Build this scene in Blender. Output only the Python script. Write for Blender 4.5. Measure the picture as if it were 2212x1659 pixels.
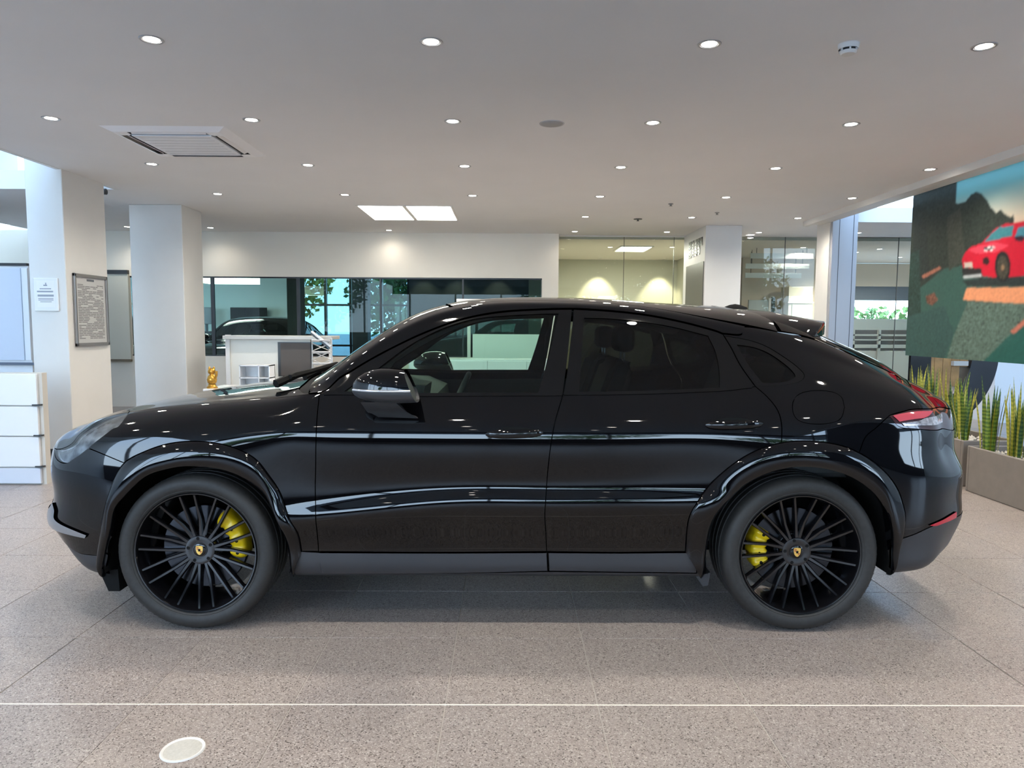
import bpy, bmesh, math, random
import numpy as np
from mathutils import Matrix, Vector
from mathutils.geometry import delaunay_2d_cdt

random.seed(7)
rng = np.random.default_rng(7)
scene = bpy.context.scene
for o in list(bpy.data.objects):
    bpy.data.objects.remove(o, do_unlink=True)

# ------------------------------------------------------------------ camera
FPX, CAM_H = 1540.0, 1.47
def _n(v):
    v = np.array(v, float)
    return v / np.linalg.norm(v)
_Y = _n((1096 - 1106, 829.5 - 703, -FPX))
_Z = _n(np.cross(np.array((2096 - 1106, 829.5 - 708.5, -FPX)), _Y))
_X = np.cross(_Y, _Z)
CR = np.stack([_X, _Y, _Z])            # camera axes -> world
CAMLOC = np.array((0.0, 0.0, CAM_H))
cam_d = bpy.data.cameras.new('camera')
cam = bpy.data.objects.new('camera', cam_d)
scene.collection.objects.link(cam)
cam_d.sensor_fit = 'HORIZONTAL'
cam_d.sensor_width = 36.0
cam_d.lens = 36.0 * FPX / 2212.0
cam_d.clip_start, cam_d.clip_end = 0.05, 300.0
M4 = Matrix.Identity(4)
for i in range(3):
    for j in range(3):
        M4[i][j] = CR[i, j]
M4.translation = CAMLOC
cam.matrix_world = M4
scene.camera = cam

def ray(px, py):
    return CR @ np.array(((px - 1106) / FPX, (829.5 - py) / FPX, -1.0))
def atY(px, py, y):
    d = ray(px, py); return CAMLOC + d * (y / d[1])
def atZ(px, py, z):
    d = ray(px, py); return CAMLOC + d * ((z - CAM_H) / d[2])
def atX(px, py, x):
    d = ray(px, py); return CAMLOC + d * (x / d[0])
def project(P):
    c = (np.asarray(P, float) - CAMLOC) @ CR
    return np.stack([1106 + FPX * c[..., 0] / -c[..., 2], 829.5 - FPX * c[..., 1] / -c[..., 2]], -1)

# ------------------------------------------------------------------ world, exposure
scene.view_settings.view_transform = 'Standard'
scene.view_settings.look = 'None'
scene.view_settings.exposure = 0.12
scene.view_settings.gamma = 1.0
scene.view_settings.use_curve_mapping = False
world = bpy.data.worlds.new('sky')
scene.world = world
world.use_nodes = True
wn = world.node_tree
wn.nodes.clear()
_o = wn.nodes.new('ShaderNodeOutputWorld')
_b = wn.nodes.new('ShaderNodeBackground')
_t = wn.nodes.new('ShaderNodeTexCoord')
_s = wn.nodes.new('ShaderNodeSeparateXYZ')
_r = wn.nodes.new('ShaderNodeValToRGB')
_r.color_ramp.elements[0].position = 0.0
_r.color_ramp.elements[0].color = (0.62, 0.81, 1.0, 1)
_r.color_ramp.elements[1].position = 0.7
_r.color_ramp.elements[1].color = (0.36, 0.60, 1.0, 1)
wn.links.new(_t.outputs['Generated'], _s.inputs[0])
wn.links.new(_s.outputs['Z'], _r.inputs['Fac'])
wn.links.new(_r.outputs['Color'], _b.inputs['Color'])
_b.inputs['Strength'].default_value = 12.5
wn.links.new(_b.outputs[0], _o.inputs[0])
try:
    scene.cycles.use_denoising = True
    scene.cycles.caustics_reflective = False
    scene.cycles.caustics_refractive = False
    scene.cycles.max_bounces = 10
    scene.cycles.transparent_max_bounces = 16
    scene.cycles.sample_clamp_indirect = 6.0
except Exception:
    pass

# ------------------------------------------------------------------ helpers: materials
MATS = {}
def mat(name, col, rough=0.5, metal=0.0, spec=0.5, emit=None, estr=0.0, coat=0.0, vary=0.0, scale=8.0, bump=0.0, bscale=200.0):
    if name in MATS:
        return MATS[name]
    m = bpy.data.materials.new(name)
    m.use_nodes = True
    nt = m.node_tree
    b = nt.nodes['Principled BSDF']
    b.inputs['Base Color'].default_value = (*col, 1)
    b.inputs['Roughness'].default_value = rough
    b.inputs['Metallic'].default_value = metal
    b.inputs['Specular IOR Level'].default_value = spec
    b.inputs['Coat Weight'].default_value = coat
    if emit:
        b.inputs['Emission Color'].default_value = (*emit, 1)
        b.inputs['Emission Strength'].default_value = estr
    if vary or bump:
        tc = nt.nodes.new('ShaderNodeTexCoord')
    if vary:
        n = nt.nodes.new('ShaderNodeTexNoise')
        n.inputs['Scale'].default_value = scale
        n.inputs['Detail'].default_value = 5
        nt.links.new(tc.outputs['Object'], n.inputs['Vector'])
        r = nt.nodes.new('ShaderNodeValToRGB')
        r.color_ramp.elements[0].position = 0.3
        r.color_ramp.elements[1].position = 0.7
        r.color_ramp.elements[0].color = (*[c * (1 - vary) for c in col], 1)
        r.color_ramp.elements[1].color = (*[min(1, c * (1 + vary)) for c in col], 1)
        nt.links.new(n.outputs['Fac'], r.inputs['Fac'])
        nt.links.new(r.outputs['Color'], b.inputs['Base Color'])
    if bump:
        n2 = nt.nodes.new('ShaderNodeTexNoise')
        n2.inputs['Scale'].default_value = bscale
        nt.links.new(tc.outputs['Object'], n2.inputs['Vector'])
        bp = nt.nodes.new('ShaderNodeBump')
        bp.inputs['Strength'].default_value = bump
        bp.inputs['Distance'].default_value = 0.002
        nt.links.new(n2.outputs['Fac'], bp.inputs['Height'])
        nt.links.new(bp.outputs[0], b.inputs['Normal'])
    MATS[name] = m
    return m

def glass(name, col, ior=1.5, rough=0.0):
    """thin sheet of tinted glass: tinted see-through plus Fresnel mirror"""
    if name in MATS:
        return MATS[name]
    m = bpy.data.materials.new(name)
    m.use_nodes = True
    nt = m.node_tree
    nt.nodes.clear()
    out = nt.nodes.new('ShaderNodeOutputMaterial')
    mix = nt.nodes.new('ShaderNodeMixShader')
    fr = nt.nodes.new('ShaderNodeFresnel')
    fr.inputs['IOR'].default_value = ior
    tr = nt.nodes.new('ShaderNodeBsdfTransparent')
    tr.inputs['Color'].default_value = (*col, 1)
    gl = nt.nodes.new('ShaderNodeBsdfGlossy')
    gl.inputs['Roughness'].default_value = rough
    nt.links.new(fr.outputs[0], mix.inputs[0])
    nt.links.new(tr.outputs[0], mix.inputs[1])
    nt.links.new(gl.outputs[0], mix.inputs[2])
    nt.links.new(mix.outputs[0], out.inputs[0])
    MATS[name] = m
    return m

# ------------------------------------------------------------------ helpers: objects
COL = scene.collection
def tag(o, label=None, cat=None, group=None, kind=None):
    if label: o['label'] = label
    if cat: o['category'] = cat
    if group: o['group'] = group
    if kind: o['kind'] = kind
    return o

def empty(name, loc, label=None, cat=None, group=None, rz=0.0, kind=None):
    o = bpy.data.objects.new(name, None)
    COL.objects.link(o)
    o.location = loc
    o.rotation_euler = (0, 0, rz)
    o.empty_display_size = 0.1
    return tag(o, label, cat, group, kind)

class MB:
    """collects shapes, links them as ONE mesh object"""
    def __init__(self):
        self.v, self.f, self.m, self.n = [], [], [], None
    def add(self, v, f, mi=0):
        k = len(self.v)
        self.v += [tuple(p) for p in v]
        self.f += [tuple(i + k for i in q) for q in f]
        self.m += [mi] * len(f)
        return self
    def box(self, x0, x1, y0, y1, z0, z1, mi=0, bevel=0.0, seg=2):
        if bevel > 0:
            bm = bmesh.new()
            bmesh.ops.create_cube(bm, size=1.0)
            for v in bm.verts:
                v.co = Vector((x0 if v.co.x < 0 else x1, y0 if v.co.y < 0 else y1, z0 if v.co.z < 0 else z1))
            bmesh.ops.bevel(bm, geom=list(bm.edges), offset=bevel, segments=seg, profile=0.5, affect='EDGES')
            return self.bm(bm, mi)
        v = [(x0, y0, z0), (x1, y0, z0), (x1, y1, z0), (x0, y1, z0), (x0, y0, z1), (x1, y0, z1), (x1, y1, z1), (x0, y1, z1)]
        f = [(0, 3, 2, 1), (4, 5, 6, 7), (0, 1, 5, 4), (1, 2, 6, 5), (2, 3, 7, 6), (3, 0, 4, 7)]
        return self.add(v, f, mi)
    def bm(self, bm, mi=0, M=None):
        bm.verts.ensure_lookup_table()
        bm.verts.index_update()
        vs = [(M @ v.co if M else v.co.copy()) for v in bm.verts]
        fs = [[v.index for v in f.verts] for f in bm.faces]
        bm.free()
        return self.add(vs, fs, mi)
    def lathe(self, prof, n=32, axis='z', c=(0, 0, 0), mi=0, a0=0.0, a1=2 * math.pi):
        """prof: list of (r, h); revolved about axis through c"""
        full = abs(a1 - a0 - 2 * math.pi) < 1e-6
        na = n if full else n + 1
        vs = []
        for k in range(na):
            a = a0 + (a1 - a0) * k / n
            ca, sa = math.cos(a), math.sin(a)
            for r, h in prof:
                if axis == 'z': p = (r * ca, r * sa, h)
                elif axis == 'y': p = (r * ca, h, r * sa)
                else: p = (h, r * ca, r * sa)
                vs.append((p[0] + c[0], p[1] + c[1], p[2] + c[2]))
        m = len(prof)
        fs = []
        for k in range(n):
            k2 = (k + 1) % na
            for i in range(m - 1):
                a, b2, c2, d = k * m + i, k2 * m + i, k2 * m + i + 1, k * m + i + 1
                fs.append((a, d, c2, b2) if axis == 'y' else (a, b2, c2, d))
        return self.add(vs, fs, mi)
    def tube(self, pts, r, n=8, mi=0, closed=False, caps=True):
        pts = [Vector(p) for p in pts]
        L = len(pts)
        rs = r if isinstance(r, (list, tuple)) else [r] * L
        vs = []
        prev = None
        for i, p in enumerate(pts):
            if closed: t = pts[(i + 1) % L] - pts[i - 1]
            elif i == 0: t = pts[1] - pts[0]
            elif i == L - 1: t = pts[-1] - pts[-2]
            else: t = pts[i + 1] - pts[i - 1]
            t = t.normalized() if t.length > 1e-9 else Vector((0, 0, 1))
            if prev is None:
                ref = Vector((0, 0, 1)) if abs(t.z) < 0.9 else Vector((1, 0, 0))
                nn = t.cross(ref).normalized()
            else:
                nn = (prev - t * prev.dot(t)).normalized()
            prev = nn
            bb = t.cross(nn)
            for k in range(n):
                a = 2 * math.pi * k / n
                vs.append(p + (nn * math.cos(a) + bb * math.sin(a)) * rs[i])
        fs = []
        for i in range(L if closed else L - 1):
            j = (i + 1) % L
            for k in range(n):
                k2 = (k + 1) % n
                fs.append((i * n + k, i * n + k2, j * n + k2, j * n + k))
        if caps and not closed:
            fs.append(tuple(range(n))[::-1])
            fs.append(tuple((L - 1) * n + k for k in range(n)))
        return self.add(vs, fs, mi)
    def prism(self, poly, z0, z1, axis='z', mi=0):
        """poly of (a,b); extruded along axis: z:(a,b,h) y:(a,h,b) x:(h,a,b)"""
        n = len(poly)
        def P(a, b, h):
            return (a, b, h) if axis == 'z' else ((a, h, b) if axis == 'y' else (h, a, b))
        vs = [P(a, b, z0) for a, b in poly] + [P(a, b, z1) for a, b in poly]
        fs = [tuple(range(n))[::-1], tuple(range(n, 2 * n))]
        for i in range(n):
            j = (i + 1) % n
            fs.append((i, j, n + j, n + i))
        return self.add(vs, fs, mi)
    def build(self, name, mats, parent=None, smooth=False, loc=None, fix=True):
        me = bpy.data.meshes.new(name)
        me.from_pydata([tuple(p) for p in self.v], [], self.f)
        if not isinstance(mats, (list, tuple)): mats = [mats]
        for m in mats: me.materials.append(m)
        if len(mats) > 1:
            me.polygons.foreach_set('material_index', self.m)
        if fix:
            bm = bmesh.new(); bm.from_mesh(me)
            bmesh.ops.recalc_face_normals(bm, faces=bm.faces)
            bm.to_mesh(me); bm.free()
        if smooth:
            me.polygons.foreach_set('use_smooth', [True] * len(me.polygons))
            if smooth is not True:
                me.set_sharp_from_angle(angle=math.radians(smooth))
        o = bpy.data.objects.new(name, me)
        COL.objects.link(o)
        if parent is not None: o.parent = parent
        if loc is not None: o.location = loc
        return o

def copy_tree(o, parent=None):
    c = o.copy()
    COL.objects.link(c)
    if parent is not None: c.parent = parent
    for ch in list(o.children):
        copy_tree(ch, c)
    return c
# ================================================================== THE SHOWROOM
ZC = 3.07
M_ceil = mat('ceiling_paint', (0.80, 0.795, 0.785), rough=0.85, vary=0.015, scale=1.5)
M_wall = mat('wall_paint', (0.82, 0.77, 0.67), rough=0.75, vary=0.02, scale=2)
M_white = mat('white_paint', (0.72, 0.705, 0.67), rough=0.55, vary=0.02, scale=3)
M_whiteg = mat('white_laminate', (0.78, 0.79, 0.80), rough=0.25)
M_dark = mat('dark_metal', (0.02, 0.022, 0.024), rough=0.35, spec=0.5)
M_darkwall = mat('dark_panel', (0.03, 0.033, 0.04), rough=0.5)
M_slat = mat('grey_laminate', (0.30, 0.29, 0.27), rough=0.5, vary=0.08, scale=20)
M_alu = mat('blue_grey_cladding', (0.40, 0.40, 0.42), rough=0.4, metal=0.2)
M_bulb = mat('lamp_glow', (1, 1, 1), emit=(1.0, 0.93, 0.82), estr=26.0)
M_panelglow = mat('panel_glow', (1, 1, 1), emit=(1.0, 0.95, 0.86), estr=11.0)
M_black_p = mat('black_plastic', (0.012, 0.012, 0.013), rough=0.4)
M_screen = mat('screen_glass', (0.012, 0.014, 0.016), rough=0.12, spec=0.5)

def bx(name, x0, x1, y0, y1, z0, z1, m, parent=None, bevel=0.0, seg=1):
    """box part; with a parent the coordinates are local to it"""
    if x0 > x1: x0, x1 = x1, x0
    if y0 > y1: y0, y1 = y1, y0
    if z0 > z1: z0, z1 = z1, z0
    return MB().box(x0, x1, y0, y1, z0, z1, bevel=bevel, seg=seg).build(name, m, parent, fix=False)
def struct(o): o['kind'] = 'structure'; return o
def X_(px, Y): return float(atY(px, 705, Y)[0])
def Z_(px, py, Y): return float(atY(px, py, Y)[2])

# ---------------------------------------------------------------- floor of 60 cm tiles
M_grout = mat('grout', (0.40, 0.37, 0.34), rough=0.4)
def tile_mat():
    m = bpy.data.materials.new('terrazzo_tile'); m.use_nodes = True
    nt = m.node_tree; b = nt.nodes['Principled BSDF']
    geo = nt.nodes.new('ShaderNodeNewGeometry')
    info = nt.nodes.new('ShaderNodeObjectInfo')
    def ramp(src, pts):
        r = nt.nodes.new('ShaderNodeValToRGB')
        r.color_ramp.interpolation = 'LINEAR'
        e = r.color_ramp.elements
        e[0].position, e[0].color = pts[0][0], (*pts[0][1], 1)
        e[1].position, e[1].color = pts[1][0], (*pts[1][1], 1)
        for p, c in pts[2:]:
            q = e.new(p); q.color = (*c, 1)
        nt.links.new(src, r.inputs['Fac']); return r.outputs['Color']
    v = nt.nodes.new('ShaderNodeTexVoronoi'); v.inputs['Scale'].default_value = 230; v.inputs['Randomness'].default_value = 1
    nt.links.new(geo.outputs['Position'], v.inputs['Vector'])
    sp = nt.nodes.new('ShaderNodeSeparateColor'); nt.links.new(v.outputs['Color'], sp.inputs[0])
    grain = ramp(sp.outputs['Red'], [(0.0, (.055, .045, .04)), (.06, (.09, .075, .067)), (.11, (.24, .206, .19)), (.55, (.295, .256, .238)), (.85, (.34, .298, .278)), (.93, (.43, .39, .365)), (1.0, (.49, .45, .42))])
    n = nt.nodes.new('ShaderNodeTexNoise'); n.inputs['Scale'].default_value = 1.2; n.inputs['Detail'].default_value = 4
    nt.links.new(geo.outputs['Position'], n.inputs['Vector'])
    cloud = ramp(n.outputs['Fac'], [(.3, (.93, .93, .93)), (.7, (1.04, 1.03, 1.02))])
    mx = nt.nodes.new('ShaderNodeMix'); mx.data_type = 'RGBA'; mx.blend_type = 'MULTIPLY'; mx.inputs['Factor'].default_value = 1
    nt.links.new(grain, mx.inputs['A']); nt.links.new(cloud, mx.inputs['B'])
    tint = ramp(info.outputs['Random'], [(0, (.96, .96, .97)), (1, (1.03, 1.02, 1.0))])
    mx2 = nt.nodes.new('ShaderNodeMix'); mx2.data_type = 'RGBA'; mx2.blend_type = 'MULTIPLY'; mx2.inputs['Factor'].default_value = 1
    nt.links.new(mx.outputs['Result'], mx2.inputs['A']); nt.links.new(tint, mx2.inputs['B'])
    nt.links.new(mx2.outputs['Result'], b.inputs['Base Color'])
    b.inputs['Roughness'].default_value = .30
    b.inputs['Specular IOR Level'].default_value = .42
    return m
M_tile = tile_mat()
floor = struct(bx('floor', -14, 14, -5, 19, -.10, -.0025, M_grout))
TS, TX, TY_, JW = .593, -1.42, 2.66, .0042
tile0 = MB(); tile0.box(-TS / 2 + JW / 2, TS / 2 - JW / 2, -TS / 2 + JW / 2, TS / 2 - JW / 2, -.008, 0, bevel=.0012, seg=1)
tiles = [(TX + TS * (i + .5), TY_ + TS * (j + .5)) for i in range(-21, 26) for j in range(-13, 27)]
vis, hid = [], []
for x, y in tiles:
    ok = False
    if 1.7 < y < 12.6:
        p = project(np.array((x, y, 0.)))
        ok = -60 < p[0] < 2272 and p[1] < 1760
    (vis if ok else hid).append((x, y))
vis.sort(key=lambda t: t[1] + .05 * abs(t[0]))
near, rest = vis[:290], vis[290:] + hid
t0 = None
for x, y in near:
    if t0 is None: t = t0 = tile0.build('tile', M_tile, floor, fix=False)
    else:
        t = t0.copy(); COL.objects.link(t)
    t.location = (x, y, 0)
mb = MB()
h = TS / 2 - JW / 2
for x, y in rest:
    mb.add([(x - h, y - h, 0), (x + h, y - h, 0), (x + h, y + h, 0), (x - h, y + h, 0)], [(0, 1, 2, 3)])
o = mb.build('far_tiles', M_tile, floor, fix=False); o['kind'] = 'stuff'

# ---------------------------------------------------------------- ceiling
mb = MB()
mb.box(-4.68, 4.55, -4.6, 12.95, ZC, ZC + .22)
mb.box(-8.2, -4.68, 8.75, 12.95, ZC, ZC + .22)
mb.box(4.55, 9, 11.0, 12.95, ZC, ZC + .22)
ceiling = struct(mb.build('ceiling', M_ceil, fix=False))
# upper slab over the two double-height sides
mb = MB(); mb.box(-14, -4.68, -4.6, 12.95, 5.0, 5.2); mb.box(4.55, 14, -4.6, 12.95, 5.0, 5.2)
struct(mb.build('ceiling_upper', M_white, fix=False))
mb = MB(); mb.box(-4.72, -4.67, -4.6, 8.75, ZC - .004, ZC + .4); struct(mb.build('trim_1', M_white, fix=False))
mb = MB()
mb.box(4.50, 4.58, -4.6, 11.0, ZC - .075, ZC + .22)
mb.box(4.58, 4.80, -4.6, 11.0, ZC - .045, ZC + .22)
struct(mb.build('trim_2', M_white, fix=False))

# ---------------------------------------------------------------- back wall with the long window
YB = 12.6
xl, xr = X_(283, YB), X_(1170, YB)
zt, zb = Z_(800, 599, YB), Z_(800, 771, YB)
xe = X_(1205, YB)
mb = MB()
mb.box(-9.5, xe, YB, YB + .25, zt, ZC)
mb.box(-9.5, xe, YB, YB + .25, 0, zb)
mb.box(-9.5, xl, YB, YB + .25, zb, zt)
mb.box(xr, xe, YB, YB + .25, zb, zt)
wall = struct(mb.build('wall_back', M_wall, fix=False))
win1 = struct(MB().box(xl, xr, YB + .02, YB + .05, zt - .025, zt).box(xl, xr, YB + .02, YB + .05, zb, zb + .02).build('window_1', M_dark, fix=False))
cuts = [xl] + [X_(p, YB) for p in (460, 645, 822, 1000)] + [xr]
G_strip = glass('strip_glass', (0.66, 0.77, 0.74), ior=1.24)
for a, b_ in zip(cuts[:-1], cuts[1:]):
    bx('pane', a + .012, b_ - .012, YB + .03, YB + .042, zb + .02, zt - .025, G_strip, win1)
for k, a in enumerate(cuts[1:-1]):
    w = .03 if k < 2 else .014
    bx('mullion', a - w, a + w, YB + .012, YB + .055, zb + .02, zt - .025, M_dark, win1)

# right-hand glazed fronts
YG = 12.85
G_clear = glass('office_glass', (0.90, 0.93, 0.89), ior=1.28)
M_rail = mat('pale_rail', (0.72, 0.71, 0.66), rough=.4)
def front(name, p0, p1, cutpx):
    x0, x1 = X_(p0, YG), X_(p1, YG)
    zt_ = Z_((p0 + p1) / 2, 512, YG)
    w = struct(bx(name, x0, x1, YG - .03, YG + .05, zt_, ZC, M_rail))
    cs = [x0] + [X_(c, YG) for c in cutpx] + [x1]
    for a, b_ in zip(cs[:-1], cs[1:]):
        bx('pane', a + .003, b_ - .003, YG, YG + .012, .02, zt_, G_clear, w)
    for a in cs[1:-1]:
        bx('joint_seal', a - .004, a + .004, YG - .004, YG + .016, .02, zt_, mat('seal', (.12, .12, .11), rough=.5), w)
    bx('bottom_rail', x0, x1, YG - .02, YG + .03, 0, .03, M_dark, w)
    return w
front('window_2', 1206, 1487, (1345, 1452))
front('window_3', 1596, 1768, (1690,))
front('window_4', 1832, 2330, (1933, 2060))

# ---------------------------------------------------------------- behind the long window: second hall
mb = MB()
mb.box(-14, 9, 18.6, 18.8, 2.75, 3.3); mb.box(-14, -5.4, 18.6, 18.8, 0, 2.75); mb.box(-2.55, 6.9, 18.6, 18.8, 0, 2.75); mb.box(-5.4, -2.55, 18.6, 18.8, 0, .25)
struct(mb.build('wall_far', mat('wall_slate', (.13, .15, .17), rough=.7), fix=False))
struct(bx('ceiling_far', -14, 9.5, 12.95, 18.8, 3.02, 3.2, mat('ceiling_far', (.66, .63, .58), rough=.9)))
struct(bx('wall_partition', X_(415, 18.3), X_(632, 18.3), 18.3, 18.4, 0, 3.02, mat('pale_green_wall', (.62, .72, .67), rough=.8)))
struct(bx('wall_pier', X_(621, 13.3), X_(643, 13.3), 13.3, 13.8, 0, 3.02, mat('wood_pier', (.12, .11, .10), rough=.6, vary=.15, scale=30)))
win5 = struct(bx('window_5', -5.4, -2.55, 18.62, 18.7, 2.70, 2.75, M_dark))
for x in (-5.4, -4.75, -4.1, -3.3, -2.6):
    bx('mullion', x, x + .06, 18.6, 18.72, .25, 2.7, M_dark, win5)
for z in (1.95, .9):
    bx('transom', -5.4, -2.55, 18.61, 18.71, z, z + .05, M_dark, win5)
for a in (-5.4, -4.75, -4.1, -3.3):
    bx('pane', a + .06, a + (.65 if a < -4.2 else .8), 18.65, 18.66, .25, 2.7, glass('outer_glass', (.36, .44, .47)), win5)
# concrete column in front of that window
xa, xb = X_(763, 17.6), X_(796, 17.6)
struct(bx('pillar_far', xa, xb, 17.5, 17.9, 0, 3.02, mat('slate_column', (.10, .115, .13), rough=.6)))
# back-lit ceiling recess over the desks
lt = empty('ceiling_light_panel', (X_(500, 15.6), 15.6, 2.60), 'wide white light panel behind glass above the dark monitors', 'light')
bx('panel_frame', X_(437, 15.6) - lt.location.x, X_(551, 15.6) - lt.location.x, -.05, .45, .0, .06, M_white, lt)
bx('diffuser', X_(440, 15.6) - lt.location.x, X_(549, 15.6) - lt.location.x, -.04, -.03 + .46, -.25, -.01, mat('panel_glow_bright', (1, 1, 1), emit=(1.0, .97, .9), estr=7.0), lt)
l_ = bpy.data.lights.new('lamp', 'AREA'); l_.shape = 'RECTANGLE'; l_.size = 1.0; l_.size_y = .4; l_.energy = 38; q_ = bpy.data.objects.new('lamp', l_); COL.objects.link(q_); q_.parent = lt; q_.location = (0, .2, -.27)
bx('hanger', -.02, .02, .1, .14, .06, .42, M_white, lt)
def monitor(px0, px1, py0, py1, Y, label):
    x0, x1 = X_(px0, Y), X_(px1, Y); z0, z1 = Z_(px0, py1, Y), Z_(px0, py0, Y)
    m = empty('monitor', ((x0 + x1) / 2, Y, DZ), label, 'monitor')
    w = (x1 - x0) / 2
    bx('screen', -w, w, 0, .04, z0 - DZ, z1 - DZ, M_screen, m, bevel=.006)
    bx('stand', -.03, .03, .03, .06, .015, .40, M_dark, m)
    bx('base', -.12, .12, -.06, .12, 0, .015, M_dark, m)
    return m
DZ = Z_(500, 698, 18.0) - .22
monitor(498, 577, 664, 698, 18.0, 'wide dark monitor behind the glass, in front of the pale green wall')
monitor(432, 458, 664, 700, 18.0, 'narrow dark monitor at the left end of the long window')
dsk = empty('office_desk', (X_(510, 18.02), 18.02, 0), 'dark desk behind the long window carrying the monitors', 'desk')
bx('desk_top', X_(418, 18.0) - dsk.location.x, X_(620, 18.0) - dsk.location.x, -.20, .23, DZ - .045, DZ - .004, M_darkwall, dsk)
for sx in (-1, 1):
    bx('leg', sx * .85 - .04, sx * .85 + .04, -.18, .2, 0, DZ - .045, M_darkwall, dsk)
# wall washers on the slate wall
def wash(px, py, Y, energy, label, size=1.3, up=0.0):
    x, z = X_(px, Y), 2.98
    f = empty('wall_washer', (x, Y, z + .04), label, 'light', 'small wall washers behind the glass')
    MB().lathe([(.0005, 0), (.035, 0), (.045, -.008), (.05, 0), (.05, .01)], n=16).build('lamp_ring', M_white, f, smooth=40)
    l = bpy.data.lights.new('lamp', 'SPOT'); l.energy = energy; l.spot_size = size; l.spot_blend = .6; l.shadow_soft_size = .03; l.color = (1, .88, .62)
    q = bpy.data.objects.new('lamp', l); COL.objects.link(q); q.parent = f; q.location = (0, .02, -.03)
    q.rotation_euler = (math.radians(16), 0, 0)
    return f
for k, px in enumerate((912, 985, 1075)):
    wash(px, 610, 18.1, 14, ['left', 'middle', 'right'][k] + ' wall washer of the three over the slate wall behind the long window')

# ---------------------------------------------------------------- office behind the right-hand glass
xo0, xo1 = .92, X_(1487, 12.85)
struct(bx('wall_office_back', .5, 6.6, 16.9, 17.0, 0, 3.02, mat('office_wall', (.46, .46, .38), rough=.85)))
struct(bx('wall_office_side', .80, .90, 12.86, 16.9, 0, 3.02, mat('office_wall', (.46, .46, .38), rough=.85)))
struct(bx('wall_office_mid', X_(1520, 14.5), X_(1520, 14.5) + .1, 13.2, 16.9, 0, 3.02, mat('office_wall', (.46, .46, .38), rough=.85)))
for k, px in enumerate((1295, 1430)):
    wash(px, 560, 16.45, 150, ['left', 'right'][k] + ' wall washer over the glowing office wall behind the glass', size=1.2)
lp = empty('office_light_panel', (X_(1364, 14.4), 14.4, 3.0), 'square white ceiling panel light inside the glazed office', 'light')
bx('panel_frame', -.33, .33, -.45, .45, 0, .02, M_white, lp)
bx('diffuser', -.29, .29, -.41, .41, -.006, 0, M_panelglow, lp)
l_ = bpy.data.lights.new('lamp', 'AREA'); l_.size = .6; l_.energy = 150; l_.color = (1, .95, .84); q_ = bpy.data.objects.new('lamp', l_); COL.objects.link(q_); q_.parent = lp; q_.location = (0, 0, -.02)
# room behind the second glass: reflection bars, cabinet, doors
M_beige = mat('beige_wall', (.50, .44, .37), rough=.8)
struct(bx('wall_store', X_(1600, 16.2), X_(1772, 16.2), 16.2, 16.3, 0, 3.02, M_beige))
for k, (a, b_, py) in enumerate(((1616, 1750, 553), (1606, 1742, 575), (1606, 1726, 595))):  # pale bars added in place of reflections in the glass
    Yk = 14.2 + .35 * k
    z = Z_(a, py + 5, Yk)
    s_ = empty('reflection_bar', ((X_(a, Yk) + X_(b_, Yk)) / 2, Yk, z), ['topmost', 'middle', 'lowest'][k] + ' pale bar standing in for a reflection, behind the glass right of the white column', 'panel', 'bars standing in for reflections')
    w = (X_(b_, Yk) - X_(a, Yk)) / 2
    bx('board', -w, w, -.02, .02, 0, .10, mat('reflection_pale', (.62, .64, .60), rough=.5), s_)
    for sx in (-1, 1):
        MB().tube([(sx * w * .8, 0, .10), (sx * w * .8, 0, 3.02 - z)], .006, n=5).build('hanger', M_dark, s_)
Yc_ = 15.6
cb = empty('wall_cabinet', (X_(1727, Yc_), Yc_, 0), 'pale tall cabinet behind the glass beside the blue-grey column', 'cabinet')
w = (X_(1752, Yc_) - X_(1701, Yc_)) / 2; zt_ = Z_(1720, 619, Yc_); zm = Z_(1720, 652, Yc_)
bx('carcass', -w, w, 0, .45, 0, zt_, mat('cabinet_cream', (.64, .63, .54), rough=.5), cb)
bx('shelf_edge', -w - .02, w + .02, -.03, 0, zm - .03, zm, M_white, cb)
bx('door', -w + .08, w - .04, -.012, 0, .1, zm - .06, mat('cabinet_glassy', (.55, .62, .58), rough=.2), cb)
dr = empty('door_leaf', (X_(1637, 15.9), 15.9, 0), 'grey door with white frame behind the glass, above the car roof', 'door')
bx('leaf', -.22, .22, 0, .05, 0, Z_(1637, 648, 15.9), mat('door_grey', (.30, .33, .34), rough=.5), dr)
bx('frame', .22, .27, -.02, .08, 0, Z_(1637, 644, 15.9), M_white, dr)
bx('frame', .30, .36, -.02, .08, 0, Z_(1657, 642, 15.9), M_dark, dr)

# ---------------------------------------------------------------- columns
def column_box(name, x0, x1, y0, y1, z1, m, base=True):
    c = struct(MB().box(x0, x1, y0, y1, 0, z1, bevel=.006, seg=1).build(name, m, fix=False))
    if base: bx('baseboard', x0 - .008, x1 + .008, y0 - .008, y1 + .008, 0, .12, M_dark, c)
    return c
C1 = (-5.045, -4.66, 7.62, float(atX(234, 640, -4.66)[1]))
column_box('column_1', *C1, 5.0, M_white)
column_box('column_2', -5.12, -4.41, 9.82, 10.45, ZC, M_white)
C3 = (3.14, 3.72, 11.45, 12.84)
column_box('column_3', *C3, ZC, M_white)
C4 = (4.80, 5.18, 10.66, 11.16)
c4 = column_box('column_4', *C4, 5.0, M_alu, base=False)
for x in (4.90, 5.11):
    bx('groove', x, x + .007, C4[2] - .004, C4[2], 0, ZC + .3, M_dark, c4)
bx('side_cladding', C4[0] - .012, C4[0], C4[2] + .06, C4[3], 0, ZC, M_white, c4)
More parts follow.
